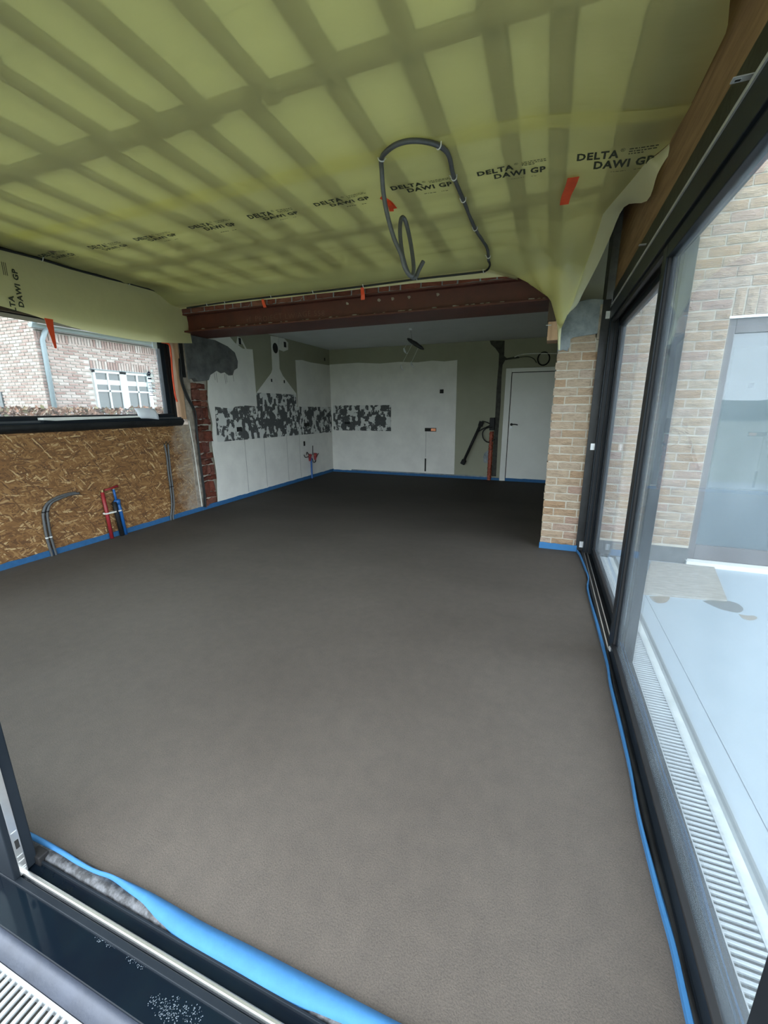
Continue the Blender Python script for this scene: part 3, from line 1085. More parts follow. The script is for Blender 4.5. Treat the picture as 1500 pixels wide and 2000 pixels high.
def tape(label, pts, w, name='orange_tape', wdir=None):
    sp = spline(pts, 3)
    P = []
    for i, q in enumerate(sp):
        d = (sp[min(i + 1, len(sp) - 1)] - sp[max(i - 1, 0)])
        side = Vector(wdir) if wdir else d.cross(Vector((0, 0, 1))).normalized()
        ww = w[0] + (w[1] - w[0]) * i / (len(sp) - 1)
        P.append([q - side * ww / 2, q + side * ww / 2])
    b = MB().grid(P)
    o = b.build(name, 'orange_tape')
    s_ = o.modifiers.new('thick', 'SOLIDIFY')
    s_.thickness = .002
    tag(o, label, 'tape', 'orange marker tapes')
    return o


t1 = [(0.029,2.921,2.7),(0.018,3.025,2.7),(-0,3.123,2.7),(-0.008,3.219,2.7)]
tape('orange tape on the foil at the right, beside the lettering', [(x, y, foil_pt(x, y) - .018 - .004 * i) for i, (x, y, _) in enumerate(t1)], (.062, .052))
t2 = [(-1.109,2.861,2.7),(-1.089,2.884,2.7),(-1.078,2.94,2.7),(-1.077,3.018,2.7)]
tape('crumpled orange tape on the foil behind the cable loop', [(x, y, foil_pt(x, y) - .007 - .004 * (i % 2)) for i, (x, y, _) in enumerate(t2)], (.03, .05))
t3 = [(-1.081,2.909,2.7),(-1.077,2.948,2.7),(-1.088,2.997,2.7),(-1.1,3.041,2.7)]
tape('second crumpled orange tape tail beside the cable loop', [(x, y, foil_pt(x, y) - .012 - .004 * (i % 2)) for i, (x, y, _) in enumerate(t3)], (.035, .03))
tape('orange tape stuck over bricks left of the chalk writing', [(-3.125,4.33,2.605),(-3.118,4.335,2.563),(-3.105,4.34,2.52)], (.03, .042), wdir=(1, 0, 0))
tape('orange tape hanging over the beam near its middle', [(-1.87,4.29,2.601),(-1.875,4.3,2.576),(-1.883,4.33,2.54),(-1.888,4.34,2.494)], (.035, .045), wdir=(1, 0, 0))
tape('long tapering orange tape hanging in front of the left window', [(-4.33,2.748,2.208),(-4.33,2.75,2.13),(-4.33,2.756,2.043),(-4.33,2.762,1.955)], (.075, .018), wdir=(0, 1, 0))

# ------------------------------------------------------------------ left window
w1 = struct('window_1')
fx0, fx1 = XL - .09, XL - .02
wy0, wy1, wz0, wz1 = 1.2, 4.215, 1.20, 2.30
fr = MB()
fr.box(fx0, fx1, 1.2, 4.215, 1.275, 1.345).box(fx0, fx1, 1.2, 4.215, 2.235, 2.32).box(fx0, fx1, 4.075, 4.215, 1.345, 2.235).box(fx0, fx1, 1.2, 1.29, 1.345, 2.235)
fr.build('window_frame', 'frame_black', w1, bevel=.004)
g = MB()
g.box(fx1, fx1 + .014, 1.2, 4.16, 1.327, 1.345).box(fx1, fx1 + .012, 4.13, 4.15, 1.345, 2.235).box(fx1, fx1 + .02, 4.165, 4.20, 1.30, 2.235)
g.build('glazing_bead', 'rubber', w1)
B(XL - .062, XL - .056, 1.28, 4.085, 1.34, 2.24).build('pane', 'glass_clear', w1)
B(XL - .02, XL + .045, 1.2, 4.245, 1.262, 1.285).build('sill_profile', 'frame_black', w1, bevel=.003)
B(XL - .02, XL + .02, 1.2, 4.24, 1.285, 1.30).build('sill_ridge', 'frame_grey', w1)
B(XL - .06, XL + .012, 4.255, 4.335, 1.27, 2.36).build('jamb_board', 'timber_pale', w1, bevel=.003)
MB().tube(spline([(-4.45,4.08,2.19),(-4.45,4.184,2.18),(-4.45,4.198,2.074),(-4.45,4.183,1.83),(-4.45,4.184,1.581),(-4.45,4.203,1.493)], 5), .011, 7).build('orange_seal', 'orange_tape', w1, smooth=True)
P = []                                   # loose black membrane under the sill
for i in range(91):
    y = 1.2 + (4.25 - 1.2) * i / 90
    wv = noise.noise(Vector((y * 2.3, 0, 0)))
    P.append([(XL + .045, y, 1.268), (XL + .055 + .012 * wv, y, 1.245), (XL + .03 + .02 * max(0, wv), y, 1.205 + .012 * wv), (XL + .006, y, 1.19 + .012 * wv)])
MB().grid(P).build('sill_membrane', 'membrane_black', w1, smooth=True)
# stickers on the glass
B(XL - .0555, XL - .055, 4.013, 4.075, 2.12, 2.235).build('glass_sticker', 'paper', w1)
st = B(XL - .0555, XL - .055, 3.831, 3.9684, 1.60, 1.86).build('glass_sticker', 'glass_clear', w1)
cy, cz = [3.904,1.8187]
MB().prism([(cy + .022 * math.cos(a), cz + .024 * math.sin(a)) for a in [i * math.pi / 10 for i in range(20)]], 'x', XL - .0548, XL - .054).build('sticker_print', 'sticker_blue', w1)
B(XL - .054, XL - .0535, cy - .012, cy + .012, cz - .004, cz + .004).build('sticker_print', 'paper', w1)
cy, cz = [3.9014,1.7596]
B(XL - .0548, XL - .054, cy - .022, cy + .028, cz - .009, cz + .009).build('sticker_print', 'sticker_blue', w1)
b = MB()
for i, (a, l) in enumerate(((0, .06), (.03, .09), (.05, .07), (.07, .08), (.10, .07), (.12, .05), (.15, .08))):
    b.box(XL - .0548, XL - .0545, cy - .03 + .01 * (i % 3), cy - .03 + l, cz - .05 - a, cz - .044 - a)
b.build('sticker_print', 'sticker_blue', w1)

plank = B(XL - .014, XL + .070, 2.5828, 3.7573, 1.286, 1.326).build('sill_board', 'frame_black', None)
tag(plank, 'long black profile with a white front face lying on the left window sill', 'board')
MB().prism([(2.5828 - .003, 1.306), (2.5828 + .10, 1.298), (3.7293, 1.312), (3.7293, 1.327), (2.5828 - .003, 1.327)], 'x', XL - .012, XL + .073).build('white_face', 'plastic_white', plank)
P = []
pa, pb, pc, pd = [(-4.42,3.553,1.412),(-4.42,3.832,1.405),(-4.41,3.578,1.297),(-4.39,3.851,1.278)]
for i in range(9):
    t = i / 8
    a, c = Vector(pa).lerp(Vector(pb), t), Vector(pc).lerp(Vector(pd), t)
    P.append([a.lerp(c, k / 5) + Vector((.012 * math.sin(t * 5) + .02 * math.sin(k / 5 * 3.1), 0, .006 * math.sin(t * 3.1))) for k in range(6)])
pp = MB().grid(P).build('paper_sheet', 'paper', None, smooth=True)
tag(pp, 'curled white sheet of paper leaning on the left window sill', 'paper')
pp.modifiers.new('thick', 'SOLIDIFY').thickness = .0015

# ------------------------------------------------------------------ pipes and conduits on the OSB


def osb_path(pts):
    return [(XL + .022, y, z) for _, y, z in pts]


for dy, nm, lab in ((0, 'conduit', 'outer grey conduit curving up the OSB board at the left'), (.035, 'conduit', 'inner grey conduit curving up the OSB board at the left')):
    pts = osb_path([(-4.448,2.443,0.029),(-4.448,2.431,0.191),(-4.448,2.435,0.356),(-4.448,2.447,0.444),(-4.448,2.491,0.515),(-4.448,2.572,0.555),(-4.448,2.682,0.575),(-4.448,2.771,0.573)])
    pts = [(x, y + dy, z - dy * .3 * (i > 4)) for i, (x, y, z) in enumerate(pts)]
    t = thing('floor_conduit', lab, 'conduit', (XL + .02, pts[0][1], 0))
    MB().tube(spline([(pts[0][0], pts[0][1], -.02)] + pts, 6), .013, 8).build('conduit', 'conduit', t, smooth=True)
    for q in (pts[3], pts[1]):
        MB().tube([(q[0], q[1], q[2] - .006), (q[0], q[1], q[2] + .006)], .0155, 8).build('cable_tie', 'rubber' if q is pts[3] else 'plastic_white', t)
for k, lab in enumerate(('left grey conduit rising up the OSB board near the pier', 'right grey conduit rising up the OSB board near the pier')):
    pts = osb_path([(-4.448,3.893,0.048),(-4.448,3.932,0.197),(-4.448,3.945,0.431),(-4.448,3.945,0.63),(-4.448,3.952,0.825),(-4.448,3.951,0.967)])
    pts = [(x, y + .034 * (k - .5) + (.02 * (k - .5) if i == 5 else 0), z) for i, (x, y, z) in enumerate(pts)]
    t = thing('floor_conduit', lab, 'conduit', (XL + .02, pts[0][1], 0))
    MB().tube(spline([(pts[0][0], pts[0][1], -.02)] + pts, 6), .011, 8).build('conduit', 'conduit', t, smooth=True)
    q = pts[-1]
    for s_ in (-1, 1):
        MB().tube([q, (q[0] + .006, q[1] + .02 * s_, q[2] + .03), (q[0] + .01, q[1] + .045 * s_, q[2] + .045)], .003, 5).build('wire_end', 'conduit_dark', t)
    MB().tube([(pts[2][0], pts[2][1], pts[2][2] - .006), (pts[2][0], pts[2][1], pts[2][2] + .006)], .0135, 8).build('cable_tie', 'rubber', t)

pr = thing('water_pipe', 'red water pipe standing against the OSB board', 'pipe', (XL + .04, 3.05, 0))
ry, by = 3.035, 3.165
MB().tube([(XL + .035, ry + .022, -.02), (XL + .035, ry + .012, .28), (XL + .035, ry, .53)], .019, 10).build('pipe', 'pipe_red', pr, smooth=True)
MB().tube([(XL + .035, ry, .525), (XL + .035, ry, .555)], .012, 8).build('fitting', 'brass', pr)
MB().tube([(XL + .036, ry + .03, .548), (XL + .036, ry + .09, .552), (XL + .036, by, .558), (XL + .036, by + .05, .568)], .012, 8, rr=[.012, .010, .011, .017]).build('valve_lever', 'pipe_red', pr, smooth=True)
pb_ = thing('water_pipe', 'blue water pipe beside the red one on the OSB board', 'pipe', (XL + .04, 3.17, 0))
MB().tube([(XL + .038, by + .055, -.02), (XL + .035, by + .035, .30), (XL + .035, by + .025, .40)], .022, 10).build('pipe', 'pipe_blue', pb_, smooth=True)
MB().tube([(XL + .035, by + .01, .40), (XL + .035, by, .54)], .013, 10).build('upper_pipe', 'pipe_blue', pb_, smooth=True)
MB().tube([(XL + .035, by + .02, .365), (XL + .035, by + .018, .385), (XL + .035, by + .016, .41), (XL + .035, by + .014, .42)], .03, 10, rr=[.022, .034, .036, .02]).build('collar', 'pipe_blue', pb_, smooth=True)
MB().tube([(XL + .035, by, .535), (XL + .035, by, .548)], .012, 8).build('fitting', 'brass', pb_)
MB().tube([(XL + .042, by + .012, -.02), (XL + .042, by - .012, .25), (XL + .042, by - .022, .40)], .024, 10).build('insulation_sleeve', 'rubber', pb_, smooth=True)
tie = MB()
tie.box(XL + .008, XL + .062, 3.02, 3.20, .285, .299)
tag(tie.build('cable_tie', 'plastic_white'), 'white cable tie binding the red and blue water pipes', 'cable tie')

# conduits running down the pier beside the board
for k, (lab, px) in enumerate((('dark cable running down the broken brick pier', [(-4.44,4.335,2.089),(-4.44,4.319,1.776),(-4.44,4.387,1.554),(-4.44,4.48,1.356),(-4.44,4.47,1.05),(-4.44,4.473,0.628),(-4.44,4.486,0.263),(-4.44,4.473,0.042)]), ('thin second cable beside the dark one on the brick pier', [(-4.44,4.308,2.024),(-4.44,4.292,1.762),(-4.44,4.347,1.573),(-4.44,4.44,1.39),(-4.44,4.457,1.085),(-4.44,4.455,0.702),(-4.44,4.463,0.304),(-4.44,4.444,0.048)]))):
    t = thing('wall_cable', lab, 'cable', px[-1])
    MB().tube(spline(px, 5), .011 - .003 * k, 7).build('conduit', 'conduit_dark', t, smooth=True)
# black corner profile beside the window jamb
tag(B(XL + .006, XL + .02, 4.35, 4.40, 1.8, 2.24).build('corner_strip', 'rubber', None), 'black upright rubber strip beside the left window jamb board', 'strip')
tag(MB().tube([(XL + .008, 4.43, .06), (XL + .008, 4.40, .9), (XL + .008, 4.37, 1.25)], .006, 5).build('corner_bead', 'plaster_white'), 'thin pale plaster bead standing at the end of the OSB board', 'bead')

# ------------------------------------------------------------------ kitchen things
d1 = struct('door_1')
B(-.665, .165, YB - .03, YB + .01, .02, 2.02).build('door_leaf', 'white_paint', d1, bevel=.003)
f = MB()
f.box(-.775, -.672, YB - .045, YB + .01, -.02, 2.10).box(-.672, .27, YB - .045, YB + .01, 2.03, 2.10).box(.172, .27, YB - .045, YB + .01, -.02, 2.03)
f.build('door_frame', 'white_paint', d1, bevel=.003)
B(-.672, -.660, YB - .0305, YB, .02, 2.03).build('door_gap', 'black', d1)
B(-.672, .17, YB - .0305, YB, 2.018, 2.032).build('door_gap', 'black', d1)
h = MB().tube([(-.615, YB - .03, 1.085), (-.615, YB - .07, 1.085)], .011, 8).tube(spline([(-.615, YB - .07, 1.085), (-.56, YB - .075, 1.09), (-.50, YB - .07, 1.08)], 4), .010, 8)
h.build('door_handle', 'rubber', d1, smooth=True)
MB().tube([(-.615, YB - .025, 1.085), (-.615, YB - .036, 1.085)], .026, 12).build('handle_rose', 'rubber', d1)
MB().tube([(-.618, YB - .025, 1.03), (-.618, YB - .036, 1.03)], .022, 12).build('lock_rose', 'galv', d1)

lamp = thing('ceiling_lamp', 'dark tilted canopy of a dismantled lamp hanging from the kitchen ceiling', 'lamp', (-2.112,6.708,2.61))
LY = 6.7
c0 = Vector((-2.112,6.708,2.61))
MB().tube([c0, c0 + Vector((0, 0, -.03))], .03, 10).build('ceiling_hook', 'galv', lamp)
e0, e1 = [(-2.159,6.7,2.462),(-1.888,6.7,2.289)]
MB().tube([c0, Vector(e0).lerp(Vector(e1), .3)], .003, 5).build('suspension_wire', 'conduit', lamp)
MB().tube([e0, Vector(e0).lerp(Vector(e1), .12), Vector(e0).lerp(Vector(e1), .5), Vector(e0).lerp(Vector(e1), .85), e1], .03, 8, rr=[.012, .026, .034, .026, .01]).build('canopy', 'conduit_dark', lamp, smooth=True)
for tt, q in ((.1, (-2.217,6.7,2.305)), (.35, (-2.267,6.7,2.052)), (.7, (-2.095,6.7,2.092))):
    a = Vector(e0).lerp(Vector(e1), tt)
    q = Vector(q)
    MB().tube([a, q], .0022, 5).build('lamp_wire', 'plastic_white', lamp)
    s_ = MB()
    s_.tube([q + Vector((0, 0, .02)), q + Vector((0.01, 0, -.02)), q + Vector((.03, 0, -.05))], .014, 7, rr=[.01, .016, .012])
    s_.tube([q + Vector((.02, 0, -.05)), q + Vector((.05, 0, -.065)), q + Vector((.07, 0, -.05))], .005, 5)
    s_.build('lamp_socket', 'galv', lamp, smooth=True)

gas = thing('pipe_stub', 'blue pipe stub with red valves and loose wires on the kitchen left wall', 'pipe', (XL + .03, 7.41, 0))
MB().tube([(XL + .038, 7.41, -.02), (XL + .038, 7.41, .42)], .018, 8).build('pipe', 'pipe_blue', gas)
for yy in (7.37, 7.58):
    MB().tube([(XL + .03, yy, .36), (XL + .04, yy, .50)], .032, 8, rr=[.022, .036]).build('valve', 'pipe_red', gas)
    MB().tube([(XL + .045, yy - .05, .46), (XL + .045, yy + .05, .47)], .012, 6).build('valve_cap', 'copper', gas)
for pts in ([(-4.44,7.157,0.506),(-4.44,7.21,0.45),(-4.44,7.349,0.466),(-4.44,7.277,0.545),(-4.44,7.253,0.497)], [(-4.44,7.464,0.401),(-4.44,7.518,0.31),(-4.44,7.604,0.332),(-4.44,7.572,0.442)], [(-4.44,7.561,0.316),(-4.44,7.632,0.404),(-4.44,7.724,0.48)], [(-4.44,7.509,0.659),(-4.44,7.492,0.472)]):
    MB().tube(spline(pts, 4), .008, 6).build('wire', 'conduit_dark', gas)

box = thing('junction_box', 'black junction box on the back wall above the orange pipe', 'box', (-.965, YB - .03, .97))
B(-1.02, -.925, YB - .06, YB, .97, 1.21).build('box_body', 'rubber', box, bevel=.006)
MB().tube(spline([(-1.004,8.36,1.089),(-1.083,8.36,1.127),(-1.162,8.36,1.146)], 4), .010, 6).build('wire', 'conduit_dark', box)
hose = thing('drain_hose', 'black waste hose with end pieces leaning out from the back wall', 'hose', (-1.484,8.3,0.347))
MB().tube([(-1.188,8.3,1.07),(-1.484,8.3,0.347)], .026, 8).build('hose', 'rubber', hose, smooth=True)
MB().tube([(-1.163,8.3,1.138),(-1.187,8.3,1.051)], .045, 8).build('hose_end', 'rubber', hose)
MB().tube([(-1.465,8.3,0.388),(-1.503,8.3,0.305)], .045, 8).build('hose_end', 'rubber', hose)
MB().tube(spline([(-1.268,8.3,0.894),(-1.183,8.3,0.973),(-1.075,8.34,1.031),(-1.013,8.37,1.06)], 4), .012, 6).build('branch_hose', 'rubber', hose, smooth=True)
MB().tube(spline([(-0.962,8.36,1.032),(-1.077,8.36,1.011),(-1.141,8.36,0.932),(-1.125,8.36,0.824),(-1.063,8.36,0.756),(-0.984,8.36,0.748),(-0.91,8.36,0.809)], 5), .011, 7).build('cable_loop', 'rubber', box, smooth=True)
op = thing('flexible_duct', 'mottled orange duct rising up the back wall beside the door', 'duct', (-.97, YB - .04, 0))
MB().tube([(-.975, YB - .035, -.02)] + [(-.975 + .004 * math.sin(i * 2), YB - .035, .03 + i * .0235) for i in range(40)], .04, 9, rr=[.04] + [.038 + .006 * (i % 2) for i in range(40)]).build('duct', 'pipe_orange', op)
c2 = thing('cable_coil', 'black coil of cable hanging above the kitchen door', 'cable', (-.14, YB - .03, 2.25))
cx, cz = [-0.1395,2.2451]
for k in range(3):
    MB().tube([(cx + (.095 + .004 * k) * math.cos(a), YB - .03 + .008 * k, cz + (.108 + .003 * k) * math.sin(a)) for a in [i * math.pi / 14 for i in range(28)]], .008, 6, closed=True).build('cable', 'rubber', c2, smooth=True)
w = thing('wall_cable', 'pale cable running over the kitchen door from the chase', 'cable', (-0.599,8.39,2.292))
MB().tube(spline([(-0.644,8.39,2.294),(-0.513,8.39,2.332),(-0.294,8.39,2.339),(-0.035,8.39,2.326),(0.092,8.39,2.32)], 5), .009, 6).build('cable', 'plastic_white', w, smooth=True)
MB().tube(spline([(-0.581,8.39,2.282),(-0.422,8.39,2.292),(-0.313,8.39,2.253),(-0.255,8.39,2.18)], 5), .006, 6).build('loose_end', 'rubber', w, smooth=True)

# ------------------------------------------------------------------ blue perimeter foam


def foam_wall(name, label, p0, p1, h, th, nrm, seed, mt='foam_blue'):
    """upright strip of edge foam from p0 to p1 standing on the floor line"""
    p0, p1 = Vector(p0), Vector(p1)
    nrm = Vector(nrm)
    n = max(12, int((p1 - p0).length / .06))
    P = []
    for i in range(n + 1):
        q = p0.lerp(p1, i / n)
        hh = h + .008 * noise.noise(Vector((i * .35, seed, 0))) + .006 * noise.noise(Vector((i * .9, seed, 3)))
        P.append([q + Vector((0, 0, -.03)) + nrm * th, q + nrm * th * (.9) + Vector((0, 0, hh - .004)), q + nrm * th * .5 + Vector((0, 0, hh)), q + Vector((0, 0, hh - .002))])
    o = MB().grid(P).build(name, mt, None, smooth=False)
    tag(o, label, 'insulation strip', 'blue foam strips around the floor edge')
    return o


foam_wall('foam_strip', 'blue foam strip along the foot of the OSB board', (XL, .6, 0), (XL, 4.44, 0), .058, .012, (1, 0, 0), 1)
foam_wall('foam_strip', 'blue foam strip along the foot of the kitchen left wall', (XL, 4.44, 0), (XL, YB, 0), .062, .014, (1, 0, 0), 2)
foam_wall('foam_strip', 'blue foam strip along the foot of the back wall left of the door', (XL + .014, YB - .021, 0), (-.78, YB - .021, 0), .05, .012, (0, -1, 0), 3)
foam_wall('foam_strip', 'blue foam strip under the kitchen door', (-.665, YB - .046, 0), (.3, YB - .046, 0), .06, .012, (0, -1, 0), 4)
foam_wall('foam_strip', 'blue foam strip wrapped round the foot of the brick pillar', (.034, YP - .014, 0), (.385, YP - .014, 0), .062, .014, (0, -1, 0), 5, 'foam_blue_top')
# right strip: wavy, leaning
rp = [[0.3694,4.3955],[0.4016,4.2306],[0.4239,3.8575],[0.4296,3.6167],[0.4086,3.4451],[0.4074,3.2467],[0.4146,2.8739],[0.4201,2.5439],[0.4226,2.3266],[0.4153,2.1594],[0.4165,1.9049],[0.4178,1.6049],[0.4104,1.3763],[0.4163,1.1284],[0.4222,1.0035],[0.4201,0.8604]] + [(.420, .62)]
sp = spline([(x, y, 0) for x, y in rp], 6)
P = []
for i, q in enumerate(sp):
    lean = .013 + .010 * noise.noise(Vector((q.y * 1.7, 2, 0)))
    hh = .020 + .005 * noise.noise(Vector((q.y * 2.6, 0, 0)))
    P.append([q + Vector((0, 0, -.03)), q + Vector((.0, 0, hh)), q + Vector((lean * .6, 0, hh + .002)), q + Vector((max(.006, lean), 0, hh * .8)), q + Vector((max(.006, lean), 0, -.01))])
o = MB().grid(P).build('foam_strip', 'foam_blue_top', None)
tag(o, 'thin wavy blue foam strip beside the right sliding window track', 'insulation strip', 'blue foam strips around the floor edge')
fo = [[-1.5515,0.5728],[-1.4703,0.5816],[-1.3327,0.5817],[-1.1925,0.5831],[-1.1142,0.5912],[-1.0112,0.5808],[-0.943,0.5711],[-0.8135,0.557],[-0.641,0.5564],[-0.4725,0.5572],[-0.2884,0.5704]]
fi = [[-1.6093,0.5888],[-1.4972,0.597],[-1.3581,0.5976],[-1.2071,0.5933],[-1.1177,0.6021],[-0.9859,0.6074],[-0.9051,0.6071],[-0.7711,0.6051],[-0.6022,0.6089],[-0.4188,0.6113],[-0.1916,0.6141]]
fo += [(.0, .578), (.40, .585)]
fi += [(.0, .618), (.40, .612)]
P = []
for a, b_ in zip(spline([(x, y, 0) for x, y in fi], 6), spline([(x, y, 0) for x, y in fo], 6)):
    P.append([a + Vector((0, .002, -.03)), a + Vector((0, 0, .018)), a.lerp(b_, .4) + Vector((0, 0, .026)), a.lerp(b_, .8) + Vector((0, 0, .022)), b_ + Vector((0, 0, .012)), b_ + Vector((0, 0, -.01))])
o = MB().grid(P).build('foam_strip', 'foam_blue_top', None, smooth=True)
tag(o, 'broad bright blue foam strip folded over at the front door threshold', 'insulation strip', 'blue foam strips around the floor edge')

# ------------------------------------------------------------------ right sliding window
w2 = struct('window_2')
fr = MB()
fr.box(.438, .565, 4.285, 4.36, -.05, 2.24)                                   # jamb at the pillar
fr.build('frame_jamb', 'frame_black', w2, bevel=.003)
for xx in (.452, .482, .512):
    B(xx, xx + .012, 4.275, 4.29, .0, 2.20).build('jamb_groove', 'rubber', w2)
fr = MB()
fr.box(.44, .565, .45, 4.36, 2.13, 2.245)
fr.build('frame_head', 'frame_black', w2, bevel=.003)
for xx in (.455, .508):
    B(xx, xx + .02, .6, 4.28, 2.10, 2.135).build('head_track', 'rubber', w2)
B(.434, .446, .45, 4.36, 2.232, 2.246).build('head_trim', 'galv', w2)
B(.446, .456, .45, 4.36, 2.246, 2.36).build('head_membrane', 'membrane_black', w2)
B(.436, .562, .45, 4.36, -.06, .012).build('frame_sill', 'frame_black', w2, bevel=.003)
B(.446, .453, 2.5, 4.28, .012, .022).build('sill_track', 'alu', w2)
B(.474, .480, 2.5, 4.28, .012, .026).build('sill_track', 'alu', w2)
B(.458, .470, 2.5, 4.28, .012, .016).build('sill_channel', 'rubber', w2)


def sash(x0, x1, y0, y1, z0, z1, w, glassmat, bot, topr, nm='sash'):
    e = D.objects.new(nm, None)
    C.objects.link(e)
    e.parent = w2
    def part(n_, b, mt):
        o_ = b.build(n_, mt, None, bevel=.003 if mt != glassmat else 0)
        o_.parent = e
        return o_
    part('stile', B(x0, x1, y1 - w, y1, z0, z1), 'frame_black')
    part('stile', B(x0, x1, y0, y0 + w, z0, z1), 'frame_black')
    part('bottom_rail', B(x0, x1, y0 + w, y1 - w, z0, z0 + bot), 'frame_black')
    part('top_rail', B(x0, x1, y0 + w, y1 - w, z1 - topr, z1), 'frame_black')
    xm = (x0 + x1) / 2
    part('pane', B(xm - .003, xm + .003, y0 + w - .01, y1 - w + .01, z0 + bot - .01, z1 - topr + .01), glassmat)
    gk = MB().box(x0 - .002, xm - .004, y0 + w, y1 - w, z0 + bot, z0 + bot + .008).box(x0 + .008, xm - .004, y1 - w - .008, y1 - w, z0 + bot, z1 - topr)
    part('gasket', gk, 'rubber')
    return e


sash(.452, .503, .66, 2.535, .016, 2.12, .085, 'glass_dusty', .06, .06)
sash(.510, .560, 2.40, 4.30, .016, 2.12, .08, 'glass_dusty', .06, .06)
MB().box(.455, .505, 2.46, 2.53, .014, .04).build('seal_block', 'rubber', w2)
MB().prism([(.455 + .012 * math.cos(a), .045 + .012 * math.sin(a)) for a in [i * math.pi / 6 for i in range(12)]], 'y', 2.445, 2.47).build('guide_wheel', 'galv', w2)
MB().box(.455, .57, .42, .655, -.05, 2.3).build('corner_post', 'frame_black', w2, bevel=.004)
# strip of black membrane between pillar bricks and frame, and along the floor
B(.375, .44, YP - .024, YP - .004, .02, 2.30).build('side_membrane', 'membrane_black', w2)
P = []
for i in range(121):
    y = .62 + (4.35 - .62) * i / 120
    wv = noise.noise(Vector((y * 5, 7, 0)))
    P.append([(.424, y, -.02), (.428, y, .012 + .006 * wv), (.436, y, .022 + .006 * wv), (.446, y, .018)])
MB().grid(P).build('floor_membrane', 'membrane_black', w2, smooth=True)
for zc in (2.174, 1.04, .081):
    b = B(.405, .447, YP - .032, YP - .026, zc - .03, zc + .03)
    b.box(.424, .430, YP - .034, YP - .031, zc - .006, zc + .006)
    b.build('fixing_clip', 'galv', w2)
a0, a1 = [(0.44,1.785,2.336),(0.44,1.609,2.248)]
sq = (0.45,1.645,2.266)
b = MB().prism([(.398, sq[1] - .012), (.452, sq[1] - .012), (.452, sq[1] + .012), (.398, sq[1] + .012)], 'z', sq[2], sq[2] + .003)
b.prism([(.405 + .0, sq[1] - .005), (.420, sq[1] - .005), (.420, sq[1] + .005), (.405, sq[1] + .005)], 'z', sq[2] - .001, sq[2] + .0005)
b.build('fixing_strap', 'galv', w2)
B(.406, .419, sq[1] - .004, sq[1] + .004, sq[2] - .0016, sq[2]).build('strap_hole', 'black', w2)
sq = (0.45,3.011,2.292)
B(.41, .452, sq[1] - .012, sq[1] + .012, sq[2], sq[2] + .003).build('fixing_strap', 'galv', w2)

# ------------------------------------------------------------------ front sliding door
d2 = struct('door_2')
B(-4.6, .44, .405, .50, -.06, -.004).build('threshold_plate', 'threshold_gloss', d2, bevel=.003)
B(-4.6, .44, .485, .503, -.02, .004).build('threshold_ridge', 'frame_black', d2, bevel=.002)
B(-4.6, .44, .50, .56, -.06, -.002).build('track_bed', 'threshold_gloss', d2)
B(-4.6, .44, .5095, .5215, -.01, .010).build('slide_rail', 'alu', d2, bevel=.003)
B(-4.6, .44, .550, .556, -.02, .010).build('threshold_ridge', 'frame_black', d2, bevel=.001)
P = []
for i in range(181):
    x = -4.5 + 4.94 * i / 180
    wv = noise.noise(Vector((x * 7, 3, 0)))
    P.append([(x, .556, -.01), (x, .562, .010 + .003 * wv), (x, .578, .016 + .006 * wv), (x, .60, .012 + .004 * wv), (x, .605, -.02)])
MB().grid(P).build('dusty_membrane', 'membrane_dusty', d2, smooth=True)
e = D.objects.new('sash', None)
C.objects.link(e)
e.parent = d2
for n_, b, mt in (('stile', B(-1.485, -1.40, .488, .552, .004, 2.28), 'frame_black'),
                  ('stile', B(-4.35, -4.26, .488, .552, .004, 2.28), 'frame_black'),
                  ('bottom_rail', B(-4.26, -1.485, .488, .552, .004, .09), 'frame_black'),
                  ('top_rail', B(-4.26, -1.485, .488, .552, 2.2, 2.28), 'frame_black'),
                  ('pane', B(-4.27, -1.475, .517, .523, .08, 2.21), 'glass_clear')):
    o = b.build(n_, mt, None, bevel=.003 if mt == 'frame_black' else 0)
    o.parent = e
sp_ = MB()
y0, y1 = .5035, .5235
sp_.box(-1.40, -1.3975, y0, y1, .006, 2.2)
sp_.build('strike_plate', 'alu', None, bevel=.0008).parent = e
B(-1.3975, -1.3965, .509, .519, .105, .135).build('latch_hole', 'black', None).parent = e
for zz in (.165, .075, .055, .03, .022):
    B(-1.3975, -1.3962, .5065, .5205, zz, zz + .0025).build('plate_rib', 'galv', None).parent = e
B(-1.43, -1.38, .545, .575, -.01, .03).build('corner_seal', 'rubber', d2, bevel=.004)
dr = MB()
rnd = random.Random(9)


def drops(cx, cy, n_, rx, ry):
    for _ in range(n_):
        a, q = rnd.uniform(0, 6.28), math.sqrt(rnd.uniform(0, 1))
        x, y, r = cx + rx * q * math.cos(a), cy + ry * q * math.sin(a), rnd.uniform(.0006, .0017)
        vs, fs = [], []
        for j in range(6):
            vs.append((x + r * math.cos(j * 1.047), y + r * math.sin(j * 1.047), -.0038))
        vs.append((x, y, -.0038 + r * .6))
        fs = [(j, (j + 1) % 6, 6) for j in range(6)]
        dr.add(vs, fs)


for px in [[-1.0224,0.4819],[-0.9855,0.484],[-0.9043,0.4804],[-0.8698,0.4824],[-0.8342,0.4904]]:
    drops(px[0], px[1], 16, .018, .006)
for px in [[-0.7651,0.4453],[-0.7206,0.4574],[-0.6755,0.4605],[-0.7271,0.4409]]:
    drops(px[0], px[1], 60, .03, .018)
stuff(dr.build('water_droplets', 'droplet', d2))

# ------------------------------------------------------------------ drains and terrace outside


